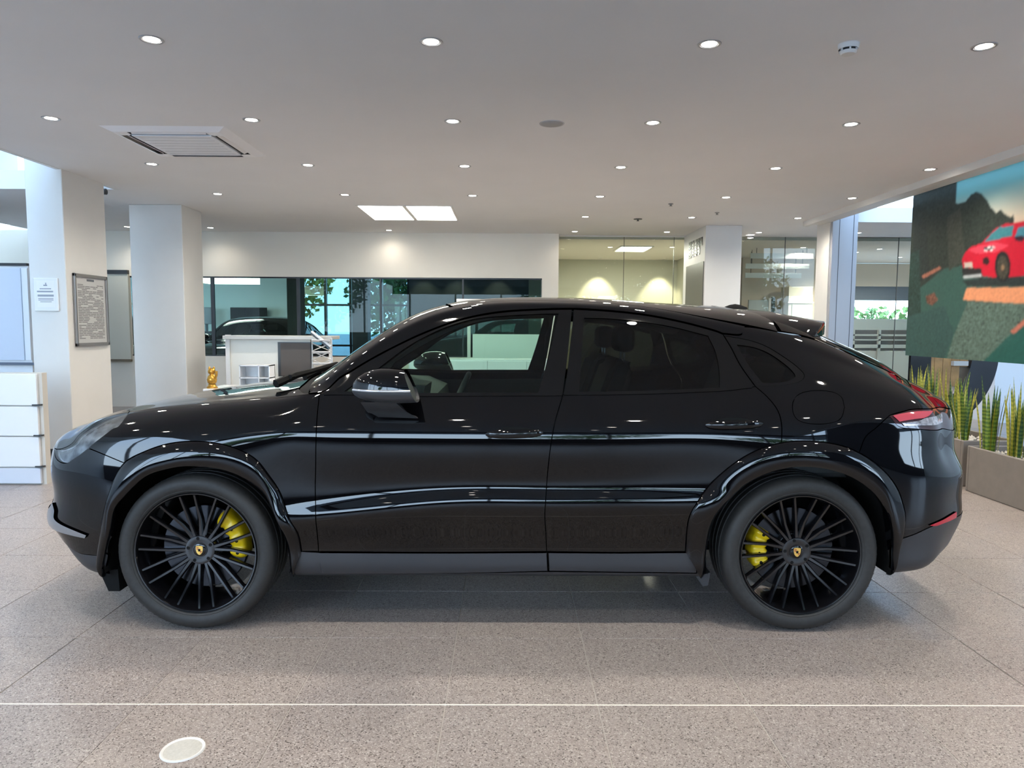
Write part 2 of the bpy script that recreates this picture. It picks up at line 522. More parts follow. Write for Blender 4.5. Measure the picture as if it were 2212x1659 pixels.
# things on column 1
def page(name, parent, w, h, rows, m_ink, off, seed, margins=(.12, .10), colw=2):
    """printed lines as flat ink strips on a sheet in local x,z; facing -y"""
    r = random.Random(seed); mb = MB()
    for k in range(rows):
        z = h * (1 - margins[1]) - (k + .5) * h * (1 - 2 * margins[1]) / rows
        hh = h * (1 - 2 * margins[1]) / rows * .28
        x = -w / 2 + w * margins[0]
        while x < w / 2 - w * margins[0] - .01:
            l = r.uniform(.02, .07) * (w / .25)
            x2 = min(x + l, w / 2 - w * margins[0])
            if r.random() < .86:
                mb.add([(x, off, z - hh), (x2, off, z - hh), (x2, off, z + hh), (x, off, z + hh)], [(0, 1, 2, 3)])
            x = x2 + .008
    o = mb.build(name, m_ink, parent, fix=False); o['kind'] = 'stuff'; return o
M_ink = mat('print_ink', (.10, .11, .13), rough=.6)
M_paper = mat('paper', (.80, .80, .80), rough=.5)
a, b_ = X_(79, C1[2]), X_(131, C1[2]); z0, z1 = Z_(105, 672, C1[2]), Z_(105, 601, C1[2])
n1 = empty('notice_plate', ((a + b_) / 2, C1[2], z0), 'small white framed notice on the blue-lit front of the left column', 'notice')
w, h = b_ - a, z1 - z0
bx('plate', -w / 2, w / 2, -.022, -.002, 0, h, mat('acrylic_white', (.80, .81, .83), rough=.15), n1, bevel=.004)
bx('sheet', -w * .36, w * .34, -.0235, -.022, h * .12, h * .92, M_paper, n1)
mbk = MB()
for (x0, x1, q0, q1) in ((-.02, .02, .76, .80), (-.0, .012, .80, .86), (-.06, .06, .66, .69), (-.09, .08, .57, .615), (-.085, .085, .44, .50), (-.08, .08, .36, .385), (-.08, .08, .32, .34), (-.06, .06, .27, .29)):
    mbk.add([(x0, -.0238, h * q0), (x1, -.0238, h * q0), (x1, -.0238, h * q1), (x0, -.0238, h * q1)], [(0, 1, 2, 3)])
o = mbk.build('printed_lines', mat('print_grey', (.30, .32, .36), rough=.6), n1, fix=False); o['kind'] = 'stuff'
# framed list on the side face
p0, p1 = atX(158, 660, C1[1]), atX(229, 660, C1[1])
y0, y1 = p0[1], p1[1]
z1 = atX(193, 594, C1[1])[2]; z0 = atX(193, 747, C1[1])[2]
fr = empty('framed_document', (C1[1], (y0 + y1) / 2, z0), 'tall silver-framed printed list on the beige side of the left column', 'frame', rz=math.pi / 2)
w, h = y1 - y0, z1 - z0
M_silver = mat('brushed_silver', (.35, .34, .33), rough=.3, metal=.8)
for (q0, q1, r0, r1) in ((-w / 2, w / 2, 0, .035), (-w / 2, w / 2, h - .035, h), (-w / 2, -w / 2 + .03, 0, h), (w / 2 - .03, w / 2, 0, h)):
    bx('frame_bar', q0, q1, -.03, -.002, r0, r1, M_silver, fr, bevel=.004)
bx('backing', -w / 2 + .02, w / 2 - .02, -.012, -.002, .02, h - .02, mat('paper_grey', (.52, .52, .51), rough=.45), fr)
page('printed_lines', fr, w - .12, h * .80, 34, mat('print_grey2', (.20, .20, .20), rough=.6), -.0128, 5, margins=(.02, .02)).location = (0, 0, h * .08)
mbk = MB(); mbk.add([(-.07, -.013, h * .905), (.07, -.013, h * .905), (.07, -.013, h * .935), (-.07, -.013, h * .935)], [(0, 1, 2, 3)])
mbk.build('heading', M_ink, fr, fix=False)
# security camera on the far edge of column 1
p = atY(224, 414, 8.74)
sc = empty('security_camera', (p[0], p[1], p[2]), 'tiny dark camera at the top far edge of the left column', 'camera')
MB().lathe([(.0005, -.03), (.03, -.03), (.036, -.01), (.036, .03), (.0005, .03)], n=14, axis='x').build('body', M_dark, sc, smooth=40)
bx('bracket', -.05, -.03, -.01, .01, -.01, .05, M_dark, sc)
# lettering and dark panel on column 3's left face
sg = empty('column_sign', (C3[0], C3[2] + .08, 0), 'black lettering in two slanting lines on the white column, above a dark panel', 'sign', rz=-math.pi / 2)
# local x runs towards the camera (-y world) ... built facing -x of the world
def onface(px, py): p = atX(px, py, C3[0]); return p[1], p[2]
mbk = MB()
r = random.Random(3)
for (pa, pb, pya, pyb, n_) in ((1488, 1519, 533, 520, 5), (1488, 1513, 552, 540, 4)):
    for k in range(n_):
        mbk = MB()
        t0_, t1_ = (k + .08) / n_, (k + .86) / n_
        ya, za = onface(pa + (pb - pa) * t0_, pya + (pyb - pya) * t0_)
        yb, zb_ = onface(pa + (pb - pa) * t1_, pya + (pyb - pya) * t1_)
        H_ = .135; zc = (za + zb_) / 2
        # glyph of strokes
        st = [(0, .30, 0, 1), (.70, 1, 0, 1), (.1, .9, .74, 1), (.1, .9, .38, .62), (.1, .9, 0, .24)]
        keep = [s for s in st if r.random() < .9] or st[:2]
        for (u0, u1, v0, v1) in keep:
            q0, q1 = ya + (yb - ya) * u0, ya + (yb - ya) * u1
            mbk.box(C3[0] - .006, C3[0] - .0005, min(q0, q1), max(q0, q1), zc - H_ / 2 + H_ * v0, zc - H_ / 2 + H_ * v1)
        lo = mbk.build('letter', M_black_p, None, fix=False)
        lo['kind'] = 'stuff'
        lo.parent = sg; lo.matrix_parent_inverse = Matrix.Translation(sg.location).to_4x4().inverted() if False else (Matrix.Translation(sg.location) @ Matrix.Rotation(-math.pi / 2, 4, 'Z')).inverted()
ya, za = onface(1483.5, 575); yb, zb_ = onface(1521, 566)
pn = bx('dark_panel', C3[0] - .012, C3[0] - .001, min(ya, yb), max(ya, yb), .3, (za + zb_) / 2, mat('panel_brown', (.075, .068, .06), rough=.4), None)
pn.parent = sg; pn.matrix_parent_inverse = (Matrix.Translation(sg.location) @ Matrix.Rotation(-math.pi / 2, 4, 'Z')).inverted()

# ---------------------------------------------------------------- far left: recess, cabinets
struct(MB().box(-9.5, X_(56, 10.2), 10.2, 10.45, 3.57 - .02, 5.0).build('wall_left_upper', M_white, fix=False))
struct(bx('trim_3', -9.5, X_(57, 10.1), 10.02, 10.2, Z_(20, 420, 10.1), Z_(20, 401, 10.1), M_white))
struct(bx('trim_4', -9.5, X_(57, 10.3), 10.25, 10.6, Z_(20, 401, 10.3), Z_(20, 375, 10.3), mat('shaded_fascia', (.38, .38, .40), rough=.7)))  # the beam's shadow is put into this grey
struct(bx('wall_left', -9.6, -9.5, -4.6, 12.6, 0, 5.0, M_white))
cbx = empty('tall_cabinet', ((X_(0, 9.6) + X_(66, 9.6)) / 2 - .3, 9.6, 0), 'white panelled cupboard front with dark edge lines at the left edge', 'cabinet')
xr_ = X_(64, 9.6) - cbx.location.x; zt_ = Z_(30, 574, 9.6); zm = Z_(30, 786, 9.6)
bx('carcass', -1.4, xr_, .02, .5, 0, zt_, M_whiteg, cbx)
bx('top_edge', -1.4, xr_, -.01, .5, zt_, zt_ + .035, M_dark, cbx)
bx('panel', -1.4, xr_ - .09, 0, .02, zm + .05, zt_ - .03, mat('panel_blue_white', (.62, .66, .74), rough=.2), cbx)
bx('side_panel', xr_ - .075, xr_, 0, .02, zm + .05, zt_ - .03, M_whiteg, cbx)
bx('shelf_edge', -1.4, xr_ + .06, -.02, .02, zm - .015, zm + .02, mat('slate_edge', (.12, .14, .18), rough=.4), cbx)
YD = 6.42
xr_ = X_(84, YD)
dc = empty('drawer_cabinet', (xr_ - .55, YD, 0), 'white cabinet with wide drawers standing at the left edge', 'cabinet')
zz = [Z_(40, p, YD) for p in (1010, 943, 877, 806)]
bx('carcass', -.9, .535, .03, .10, .0, zz[3], mat('cabinet_beige', (.55, .52, .47), rough=.5), dc)
for k in range(3):
    d = bx('drawer', -.9, .50, 0, .03, zz[k] + .006, zz[k + 1] - .006, M_whiteg, dc, bevel=.003)
    bx('pull_edge', .46, .53, -.012, .03, zz[k] + .004, zz[k] + .016, M_dark, d)
bx('plinth_drawer', -.9, .50, .0, .03, .012, zz[0] - .006, mat('drawer_blue', (.62, .66, .74), rough=.25), dc, bevel=.003)
# cream blind panel between the two columns
xb0, xb1 = X_(230, 12.5), X_(277, 12.5)
bl = empty('cream_panel', ((xb0 + xb1) / 2, 12.548, Z_(250, 781, 12.5)), 'cream panel with dark top and bottom rails between the left columns', 'panel')
w = (xb1 - xb0) / 2; h = Z_(250, 584, 12.5) - Z_(250, 781, 12.5)
bx('leaf', -w, w, .0, .05, .03, h - .04, mat('cream', (.56, .55, .47), rough=.6), bl)
bx('top_rail', -w - .05, w, -.02, .05, h - .06, h + .01, M_dark, bl)
bx('bottom_rail', -w, w, -.02, .05, 0, .04, mat('bronze', (.16, .13, .09), rough=.5), bl)

# ---------------------------------------------------------------- reception counter group
YR = 10.0
ct = empty('reception_counter', (X_(602, YR), YR, 0), 'white reception counter with raised front behind the car bonnet', 'counter')
x0, x1 = X_(489, YR) - ct.location.x, X_(716, YR) - ct.location.x; zt_ = Z_(600, 733, YR)
bx('front_panel', x0, x1 - .30, 0, .06, 0, zt_, mat('counter_white', (.72, .70, .63), rough=.45), ct)
bx('side_panel', x1 - .305, x1, 0, .06, 0, Z_(640, 812, YR), mat('counter_white', (.72, .70, .63), rough=.45), ct)
bx('ledge', x0 - .02, x1 + .02, -.10, .40, zt_, zt_ + .05, mat('counter_top', (.50, .49, .46), rough=.35), ct, bevel=.005)
bx('post', x0 - .01, x0 + .05, -.03, .03, 0, zt_ + .06, M_white, ct)
bx('post', x1 - .035, x1, -.03, .03, 0, zt_, M_white, ct)
bx('screen_frame', X_(600, YR) - ct.location.x, X_(671, YR) - ct.location.x, -.02, .10, Z_(640, 813, YR), Z_(640, 739, YR), M_dark, ct)
bx('screen', X_(606, YR) - ct.location.x, X_(670, YR) - ct.location.x, -.026, -.02, Z_(640, 811, YR), Z_(640, 741, YR), mat('screen_taupe', (.10, .09, .085), rough=.7, spec=.15), ct)
# white desk in front of it
YW = 9.0
zd = .655
dk = empty('white_desk', (X_(560, YW), YW + .25, 0), 'low white desk in front of the counter, mostly hidden by the bonnet', 'desk')
bx('desk_top', X_(440, YW) - dk.location.x, .95, -.33, .33, zd - .035, zd, M_whiteg, dk, bevel=.004)
for sx in (-.60, .85): bx('leg', sx - .03, sx + .03, -.28, .28, 0, zd - .035, M_whiteg, dk)
og = empty('desk_organiser', (X_(541, YW), YW + .2, zd), 'white two-bay desk organiser on the low desk', 'organiser')
w = (X_(575, YW) - X_(508, YW)) / 2
h = Z_(540, 790, YW) - zd
bx('back', -w, w, .10, .115, 0, h, M_whiteg, og)
for x in (-w, .25 * w, w - .012): bx('side', x, x + .012, -.10, .115, 0, h, M_whiteg, og)
bx('shelf', -w, w, -.10, .115, h * .42, h * .42 + .012, M_whiteg, og)
bx('top', -w, w, -.10, .115, h - .012, h, M_whiteg, og)
pp = tag(MB().box(-.17, .15, -.10, .10, 0, .035, bevel=.003).build('paper_stack', mat('paper_cool', (.82, .82, .88), rough=.5), None, loc=(X_(531, YW), YW - .18, zd)), 'stack of white paper on the low desk before the organiser', 'paper')
tag(MB().box(-.07, .07, -.06, .06, 0, .07, bevel=.004).build('card_box', mat('card_cream', (.60, .57, .45), rough=.5), None, loc=(X_(571, YW), YW - .02, zd)), 'small cream box on the low desk right of the paper stack', 'box')
# gold figurine
gx = X_(451, YW)
g = empty('gold_figurine', (gx, YW + .05, zd), 'small ornate gold figurine beside the second column', 'figurine')
M_gl = mat('polished_gold', (.62, .33, .06), rough=.28, metal=.85, vary=.4, scale=40)
MB().lathe([(.0005, 0), (.065, 0), (.068, .015), (.05, .03), (.045, .05)], n=20).build('base', M_gl, g, smooth=40)
MB().lathe([(.035, .05), (.055, .075), (.062, .11), (.05, .15), (.032, .17), (.028, .18)], n=20).build('body', M_gl, g, smooth=50)
MB().lathe([(.02, .175), (.042, .19), (.048, .215), (.040, .24), (.02, .255), (.0005, .258)], n=18).build('head', M_gl, g, smooth=50)
for s in (-1, 1):
    MB().lathe([(.016, .245), (.010, .265), (.0005, .28)], n=8, c=(s * .028, 0, 0)).build('ear', M_gl, g)
MB().tube([(.045, -.02, .12), (.07, -.03, .17), (.068, -.03, .22)], [.018, .016, .019], n=8).build('arm', M_gl, g, smooth=50)
# wire brochure rack
YK = 9.75
rk = empty('brochure_rack', (X_(694, YK), YK, 0), 'folding wire brochure rack standing right of the reception counter', 'rack')
M_wire = mat('rack_wire', (.55, .55, .54), rough=.3, metal=.6)
zt_, z0 = Z_(690, 722, YK), Z_(690, 812, YK)
for s in (-1, 1):
    MB().tube([(s * .135, .02, 0), (s * .135, .02, zt_ - .05)], .008, n=6).build('upright', M_wire, rk, smooth=50)
n = 4
for k in range(n):
    za = z0 + (zt_ - .12 - z0) * k / n; zb_ = z0 + (zt_ - .12 - z0) * (k + 1) / n
    for s in (-1, 1):
        MB().tube([(-s * .135, -.01, za), (s * .135, -.01, zb_)], .007, n=6).build('cross_bar', M_wire, rk, smooth=50)
for z in np.linspace(z0, zt_ - .1, 4):
    t = bx('tray', -.12, .12, -.05, .01, -.004, .004, mat('tray_white', (.7, .7, .7), rough=.4), rk); t.location = (0, 0, z); t.rotation_euler = (math.radians(-28), 0, 0)
t = bx('top_tray', -.03, .30, -.02, .02, -.012, .012, mat('tray_white', (.7, .7, .7), rough=.4), rk); t.location = (-.11, 0, zt_ + .02); t.rotation_euler = (0, math.radians(38), 0)
t = bx('top_clip', -.03, .30, -.03, -.02, -.02, .0, M_dark, rk); t.location = (-.11, 0, zt_ - .0); t.rotation_euler = (0, math.radians(38), 0)
# white T-shaped floor lamp and work screens seen through the car
YL = 11.2
fl_ = empty('floor_lamp', (X_(1013, YL), YL, 0), 'slim white floor lamp with flat bar head behind the windscreen', 'lamp')
zt_ = Z_(1010, 649, YL)
bx('head', -.19, .19, -.09, .09, zt_ - .035, zt_ + .02, M_white, fl_, bevel=.006)
bx('post', -.025, .025, -.025, .025, .02, zt_ - .035, M_white, fl_)
bx('base', -.16, .16, -.16, .16, 0, .02, M_white, fl_)
YS = 10.9
ds = empty('work_screen', (X_(1093, YS), YS, 0), 'pale upright desk screen seen through the front side window', 'screen')
w = X_(1165, YS) - ds.location.x
bx('panel', -w, w, 0, .03, Z_(1090, 775, YS), Z_(1090, 722, YS), mat('screen_pale', (.62, .66, .62), rough=.5), ds)
for s in (-1, 1): bx('foot', s * w * .8 - .02, s * w * .8 + .02, -.1, .1, 0, Z_(1090, 775, YS), M_white, ds)
lc = empty('low_cabinet', (X_(1110, YS - .6), YS - .7, 0), 'long white low cabinet seen through the front side window', 'cabinet')
h = Z_(1100, 777, YS - .7)
bx('carcass', -1.5, .75, 0, .45, 0, h, M_whiteg, lc)
for k in range(4): bx('door', -1.49 + .56 * k, -1.49 + .56 * k + .55, -.018, 0, .05, h - .02, M_whiteg, lc, bevel=.002)
# ---------------------------------------------------------------- ceiling fittings
ORD = ['leftmost', 'second', 'third', 'fourth', 'fifth', 'sixth']
def downlight(x, y, z, label, energy, group='recessed ceiling downlights', lamp=True, size=1.0):
    d = empty('downlight', (x, y, z), label, 'light', group)
    if not hasattr(downlight, 'ring'):
        downlight.ring = MB().lathe([(.048, .03), (.050, .004), (.053, -.003), (.064, -.004), (.068, 0), (.068, .004)], n=28).build('trim_ring', mat('lamp_trim', (.42, .42, .43), rough=.3, metal=.5), d, smooth=40)
        downlight.lens = MB().lathe([(.0005, -.0015), (.030, -.002), (.044, -.0005), (.050, .004)], n=24).build('lens', M_bulb, d, smooth=True)
    else:
        for q in (downlight.ring, downlight.lens):
            c = q.copy(); COL.objects.link(c); c.parent = d
    if lamp:
        l = LAMPS.get(energy)
        if l is None:
            l = bpy.data.lights.new('lamp', 'SPOT'); l.energy = energy; l.spot_size = math.radians(150); l.spot_blend = 1.0; l.shadow_soft_size = .045; l.color = (1, .93, .82)
            LAMPS[energy] = l
        q = bpy.data.objects.new('lamp', l); COL.objects.link(q); q.parent = d; q.location = (0, 0, -.012)
    return d
LAMPS = {}
OFF = {-2.2: 'row nearest the glazed front', -.6: 'second row from the glazed front', 1.0: 'row just behind the viewer', 2.6: 'row over the floor light', 4.19: 'row over the near car side', 5.77: 'row over the far car side', 7.36: 'third row', 9.0: 'fourth row', 10.66: 'fifth row', 12.3: 'last row'}
E_DOWN = 95.0
XS = [-3.59, -2.02, -.44, 1.14, 2.71, 4.28]
ROWS = [(-2.2, None), (-.6, None), (1.0, None), (2.6, None), (4.19, 'nearest visible row'), (5.77, 'second row'), (7.36, 'third row'), (9.0, 'fourth row'), (10.66, 'fifth row'), (12.3, 'last row by the back wall')]
for y, rn in ROWS:
    seen = 0
    for x in XS:
        if y == 10.66 and x < 1: continue
        if y == 12.3 and x in (-3.59, -.44): continue
        p = project(np.array((x, y, ZC)))
        inv = rn and 0 < p[0] < 2212
        if inv:
            lab = f'ceiling downlight, {ORD[seen]} from the left in the {rn}' if seen else f'ceiling downlight, leftmost of the {rn}'
            if y == 12.3: lab = {-2.02: 'ceiling downlight above the long window, below the square ceiling panel', 1.14: 'ceiling downlight in front of the office glass', 2.71: 'ceiling downlight just left of the white column', 4.28: 'ceiling downlight just left of the blue-grey column by the glass'}[x]
            seen += 1
        else: lab = f'recessed ceiling downlight outside the frame, {ORD[XS.index(x)]} of the {OFF[y]}'
        downlight(x, y, ZC, lab, {-2.2: 4.0, -.6: 8.0, 1.0: 40.0, 12.3: 16.0}.get(y, E_DOWN))
downlight(-4.97, 12.12, ZC, 'ceiling downlight just right of the second column', 25.0)
downlight(-6.33, 12.07, ZC, 'ceiling downlight between the two left columns', 45.0)
downlight(5.95, 12.24, ZC, 'ceiling downlight right of the blue-grey column', E_DOWN)
for (px, py, lab) in ((1318, 534, 'dim ceiling light inside the glazed office, left'), (1452, 534, 'dim ceiling light inside the glazed office, right'), (1735, 535, 'ceiling light behind the glass beside the blue-grey column'), (1621, 514, 'ceiling light behind the glass right of the white column')):
    p = atZ(px, py, 3.02)
    downlight(p[0], p[1], 3.02, lab, 260.0 if px > 1500 else 130.0, group='downlights behind the glass')
for px, py, lab in ((1900, 538, 'farther ceiling light in the hall behind the right-hand glass'), (1850, 545, 'left ceiling light in the hall behind the right-hand glass'), (1944, 556, 'ceiling light behind the right-hand glass beside the banner')):
    p = atZ(px, py, 3.02)
    downlight(p[0], min(p[1], 17.0), 3.02, lab, 700.0, group='downlights behind the glass')
# air conditioning cassette
p = np.array((-2.82, 6.47))
ac = empty('ceiling_cassette', (p[0], p[1], ZC), 'square white four-way air conditioning cassette in the ceiling', 'air conditioner')
mb = MB()
R_, r_ = .51, .335
for k in range(4):
    a = k * math.pi / 2; ca, sa = round(math.cos(a)), round(math.sin(a))
    def rt(x, y, z): return (x * ca - y * sa, x * sa + y * ca, z)
    # outer sloped frame strip, slot gap left between .36 and .42
    P = [rt(-R_, -R_, 0), rt(R_, -R_, 0), rt(.44, -.44, -.028), rt(-.44, -.44, -.028)]
    mb.add(P, [(0, 1, 2, 3)])
    mb.add([rt(-.44, -.44, -.028), rt(.44, -.44, -.028), rt(.425, -.425, -.030), rt(-.425, -.425, -.030)], [(0, 1, 2, 3)])
    mb.add([rt(-.425, -.425, -.030), rt(-.325, -.425, -.030), rt(-.325, -.345, -.030), rt(-.345, -.345, -.030)], [(0, 1, 2, 3)])
    mb.add([rt(.425, -.425, -.030), rt(.345, -.345, -.030), rt(.325, -.345, -.030), rt(.325, -.425, -.030)], [(0, 1, 2, 3)])
M_cas = mat('cassette_white', (.90, .90, .91), rough=.4)
mb.build('frame', M_cas, ac)
bx('grille', -.335, .335, -.335, .335, -.036, -.012, mat('grille_grey', (.80, .81, .83), rough=.5), ac, bevel=.004)
for k in range(7):
    bx('grille_line', -.30, .30, -.28 + .093 * k, -.275 + .093 * k, -.0375, -.035, mat('grille_line', (.5, .5, .51), rough=.6), ac)
bx('slot_back', -.43, .43, -.43, .43, -.006, -.002, M_black_p, ac)
for k in range(4):
    v = bx('louvre', -.31, .31, -.022, .022, -.003, .003, M_cas, ac)
    a = k * math.pi / 2
    v.location = (.392 * math.sin(a), -.392 * math.cos(a), -.018); v.rotation_euler = (math.radians(-28), 0, a)
# square light panel of four panes
pl = empty('ceiling_panel_light', (-1.40, 10.40, ZC), 'bright square ceiling panel light of four panes above the counter', 'light')
bx('frame', -.65, .65, -.64, .64, -.008, .0, M_white, pl)
for sx in (-1, 1):
    for sy in (-1, 1):
        bx('pane', sx * .325 - .295, sx * .325 + .295, sy * .315 - .30, sy * .315 + .30, -.012, -.006, M_panelglow, pl)
# smoke detector, speaker, sprinkler heads
p = atZ(1833, 96, ZC)
sm = empty('smoke_detector', (p[0], p[1], ZC), 'white slotted smoke detector on the ceiling between two downlights', 'detector')
MB().lathe([(.0005, -.055), (.036, -.055), (.044, -.047), (.046, -.038)], n=28).build('cap', M_white, sm, smooth=40)
MB().lathe([(.052, -.028), (.056, -.018), (.056, -.004), (.060, 0)], n=28).build('base', M_white, sm, smooth=40)
MB().lathe([(.040, -.040), (.040, -.026)], n=28).build('slot', M_black_p, sm)
for k in range(6):
    a = k * math.pi / 3 + .3
    bx('rib', .040, .050, -.004, .004, -.040, -.026, M_white, sm).rotation_euler = (0, 0, a)
p = atZ(1192, 267, ZC)
spk = empty('ceiling_speaker', (p[0], p[1], ZC), 'flat round grey speaker grille set in the ceiling', 'speaker')
MB().lathe([(.0005, -.004), (.085, -.004), (.088, -.002)], n=32).build('grille', mat('speaker_grey', (.36, .36, .36), rough=.7), spk, smooth=40)
MB().lathe([(.088, -.002), (.098, -.004), (.100, 0)], n=32).build('rim', mat('speaker_rim', (.5, .5, .5), rough=.7), spk, smooth=40)
for k, (px, py, lab) in enumerate(((1378, 473, 'dark ceiling sprinkler left of the white column'), (1449, 440, 'tiny ceiling sprinkler beyond the fourth row of lights'), (1549, 459, 'tiny ceiling sprinkler above the white column'))):
    p = atZ(px, py, ZC)
    s_ = empty('sprinkler', (p[0], p[1], ZC), lab, 'sprinkler', 'ceiling sprinklers')
    sc_ = 1.6 if k == 0 else .8
    MB().lathe([(.04 * sc_, 0), (.04 * sc_, -.008), (.015, -.012), (.012, -.03), (.025, -.032), (.0005, -.034)], n=16).build('rosette', M_dark if k == 0 else M_slat, s_, smooth=40)
# floor light
p = atZ(395, 1620, 0)
ul = empty('floor_light', (p[0], p[1], 0), 'round frosted light with pale rim set into the floor at the front', 'light')
MB().lathe([(.062, .002), (.066, .005), (.071, .005), (.074, .0005)], n=40).build('rim', mat('rim_pale', (.66, .65, .62), rough=.3), ul, smooth=40)
MB().lathe([(.0005, .003), (.055, .003), (.0625, .002)], n=40).build('cover', mat('frosted_cover', (.50, .485, .44), rough=.3, vary=.08, scale=120), ul, smooth=40)

# ---------------------------------------------------------------- printed banner on the right
XBN, YB0, YB1 = 4.92, 8.78, 4.9
ZB0, ZB1 = 1.13, 3.10
nY, nZ = 330, 190
gy = np.linspace(YB0, YB1, nY); gz = np.linspace(ZB0, ZB1, nZ)
GY, GZ = np.meshgrid(gy, gz, indexing='ij')
P3 = np.stack([np.full_like(GY, XBN), GY, GZ], -1)
# artwork coordinates: a along the cloth from its far edge, b height (metres)
A_, B_ = YB0 - GY, GZ - ZB0
def art(px, py):
    """artwork coordinates of a point of the photograph"""
    p = atX(px, py, XBN); return (YB0 - p[1], p[2] - ZB0)
def apoly(pts): return np.array([art(*p) for p in pts])
def msk(pts):
    return inside2(np.stack([A_.ravel(), B_.ravel()], 1), apoly(pts)).reshape(A_.shape)
def inside2(P, poly):
    x, y = P[:, 0], P[:, 1]; r = np.zeros(len(P), bool)
    for (x0, y0), (x1, y1) in zip(poly, np.roll(poly, -1, axis=0)):
        if y0 == y1: continue
        r ^= ((y0 > y) != (y1 > y)) & (x < (x1 - x0) * (y - y0) / (y1 - y0) + x0)
    return r
def s2l(c): c = np.array(c) / 255.; return np.where(c <= .04045, c / 12.92, ((c + .055) / 1.055) ** 2.4)
img = np.zeros((*A_.shape, 3))
t = np.clip((B_ - art(2150, 560)[1]) / (art(2150, 400)[1] - art(2150, 560)[1]), 0, 1)[..., None]
img[:] = np.where(t < .5, s2l((240, 170, 140)) * (1 - 2 * t) + s2l((225, 205, 180)) * (2 * t), s2l((225, 205, 180)) * (2 - 2 * t) + s2l((130, 195, 195)) * (2 * t - 1))
ns = rng.normal(0, 1, A_.shape)
def fill(m, c, k=.12):
    img[m] = s2l(c) * (1 + k * ns[m][:, None])
# ground
fill(msk([(1940, 600), (2100, 560), (2800, 560), (2800, 800), (1940, 800)]), (58, 92, 84), .10)
# road surface, paler and speckled towards the front
fill(msk([(2040, 790), (2062, 720), (2090, 652), (2800, 640), (2800, 800)]), (92, 112, 101), .42)
fill(msk([(2115, 790), (2212, 692), (2420, 560), (2800, 500), (2800, 800)]), (38, 92, 84), .10)
fill(msk([(2182, 716), (2212, 690), (2300, 640), (2310, 650), (2212, 703), (2190, 722)]), (200, 120, 100), .15)
# woods
fill(msk([(1955, 400), (1965, 408), (2068, 383), (2065, 440), (2085, 436), (2098, 420), (2110, 414), (2120, 418), (2132, 432), (2140, 448), (2152, 460), (2162, 452), (2170, 462), (2184, 470), (2190, 460), (2190, 480), (2190, 560), (2090, 572), (2040, 580), (1990, 620), (1940, 640), (1940, 400)]), (50, 58, 52), .30)
fill(msk([(2045, 470), (2075, 450), (2085, 560), (2050, 585)]), (66, 70, 62), .25)
fill(msk([(1975, 470), (2000, 480), (2010, 600), (1970, 610)]), (44, 52, 50), .25)
fill(msk([(1940, 560), (1985, 540), (1990, 690), (1940, 790)]), (44, 66, 60), .35)
fill(msk([(1940, 690), (2040, 660), (2060, 720), (2030, 800), (1940, 800)]), (54, 84, 80), .18)
# kerb and flowers
fill(msk([(1990, 596), (2030, 575), (2034, 580), (1995, 602)]), (170, 110, 90), .2)
fill(msk([(2000, 640), (2018, 632), (2026, 648), (2014, 660), (2002, 655)]), (120, 80, 64), .5)
# pink stripe on the road
fill(msk([(2088, 622), (2800, 612), (2800, 690), (2400, 668), (2212, 656), (2140, 652), (2080, 648)]), (235, 156, 112), .10)
# the red car: shadow, body, glass, wheels
fill(msk([(2078, 606), (2180, 598), (2500, 590), (2500, 612), (2200, 618), (2090, 618)]), (42, 52, 52), .2)
fill(msk([(2078, 560), (2085, 545), (2098, 533), (2120, 526), (2133, 512), (2150, 494), (2170, 484), (2212, 478), (2330, 478), (2420, 510), (2460, 560), (2450, 590), (2200, 596), (2150, 600), (2082, 590)]), (205, 20, 50), .06)
fill(msk([(2090, 540), (2120, 530), (2150, 524), (2180, 530), (2150, 545), (2110, 548)]), (225, 70, 90), .08)
fill(msk([(2127, 522), (2140, 506), (2158, 491), (2190, 487), (2186, 510), (2160, 516)]), (60, 130, 140), .1)
fill(msk([(2192, 512), (2200, 490), (2330, 486), (2390, 512), (2300, 520)]), (70, 140, 160), .1)
fill(msk([(2190, 511), (2205, 508), (2214, 512), (2208, 522), (2194, 520)]), (50, 20, 40), .1)
fill(msk([(2078, 578), (2120, 580), (2122, 602), (2080, 600)]), (40, 40, 40), .2)
fill(msk([(2080, 596), (2120, 592), (2121, 598), (2082, 602)]), (190, 195, 195), .1)
fill(msk([(2083, 567), (2101, 567), (2101, 578), (2083, 578)]), (205, 195, 180), .05)
fill(msk([(2124, 535), (2136, 531), (2148, 532), (2144, 541), (2128, 543)]), (60, 56, 60), .1)
for (cx, cy) in ((2129, 541), (2136, 534), (2142, 540), (2146, 534)):
    fill(msk([(cx - 3, cy - 2), (cx + 3, cy - 2), (cx + 3, cy + 2), (cx - 3, cy + 2)]), (235, 238, 235), 0)
fill(msk([(2122, 558), (2134, 555), (2138, 566), (2132, 573), (2124, 570)]), (50, 30, 30), .1)
def ell(cx, cy, rx, ry): return msk([(cx + rx * math.cos(a), cy + ry * math.sin(a)) for a in np.linspace(0, 2 * math.pi, 28)[:-1]])
for cx, rx in ((2166, 17), (2390, 22)):
    fill(ell(cx, 576, rx, 34), (30, 34, 34), .2)
    fill(ell(cx, 578, rx * .72, 26), (70, 66, 56), .35)
    fill(ell(cx, 578, rx * .2, 7), (150, 120, 90), .1)
for _ in range(2):
    q = np.pad(img, ((1, 1), (1, 1), (0, 0)), mode='edge')
    img = (q[:-2, 1:-1] + q[2:, 1:-1] + q[1:-1, :-2] + q[1:-1, 2:] + 2 * q[1:-1, 1:-1]) / 6
img = np.clip(img, 0, 1)
mb = MB()
mb.v = [tuple(p) for p in (P3.reshape(-1, 3) - np.array((XBN, YB0, ZB0)))]
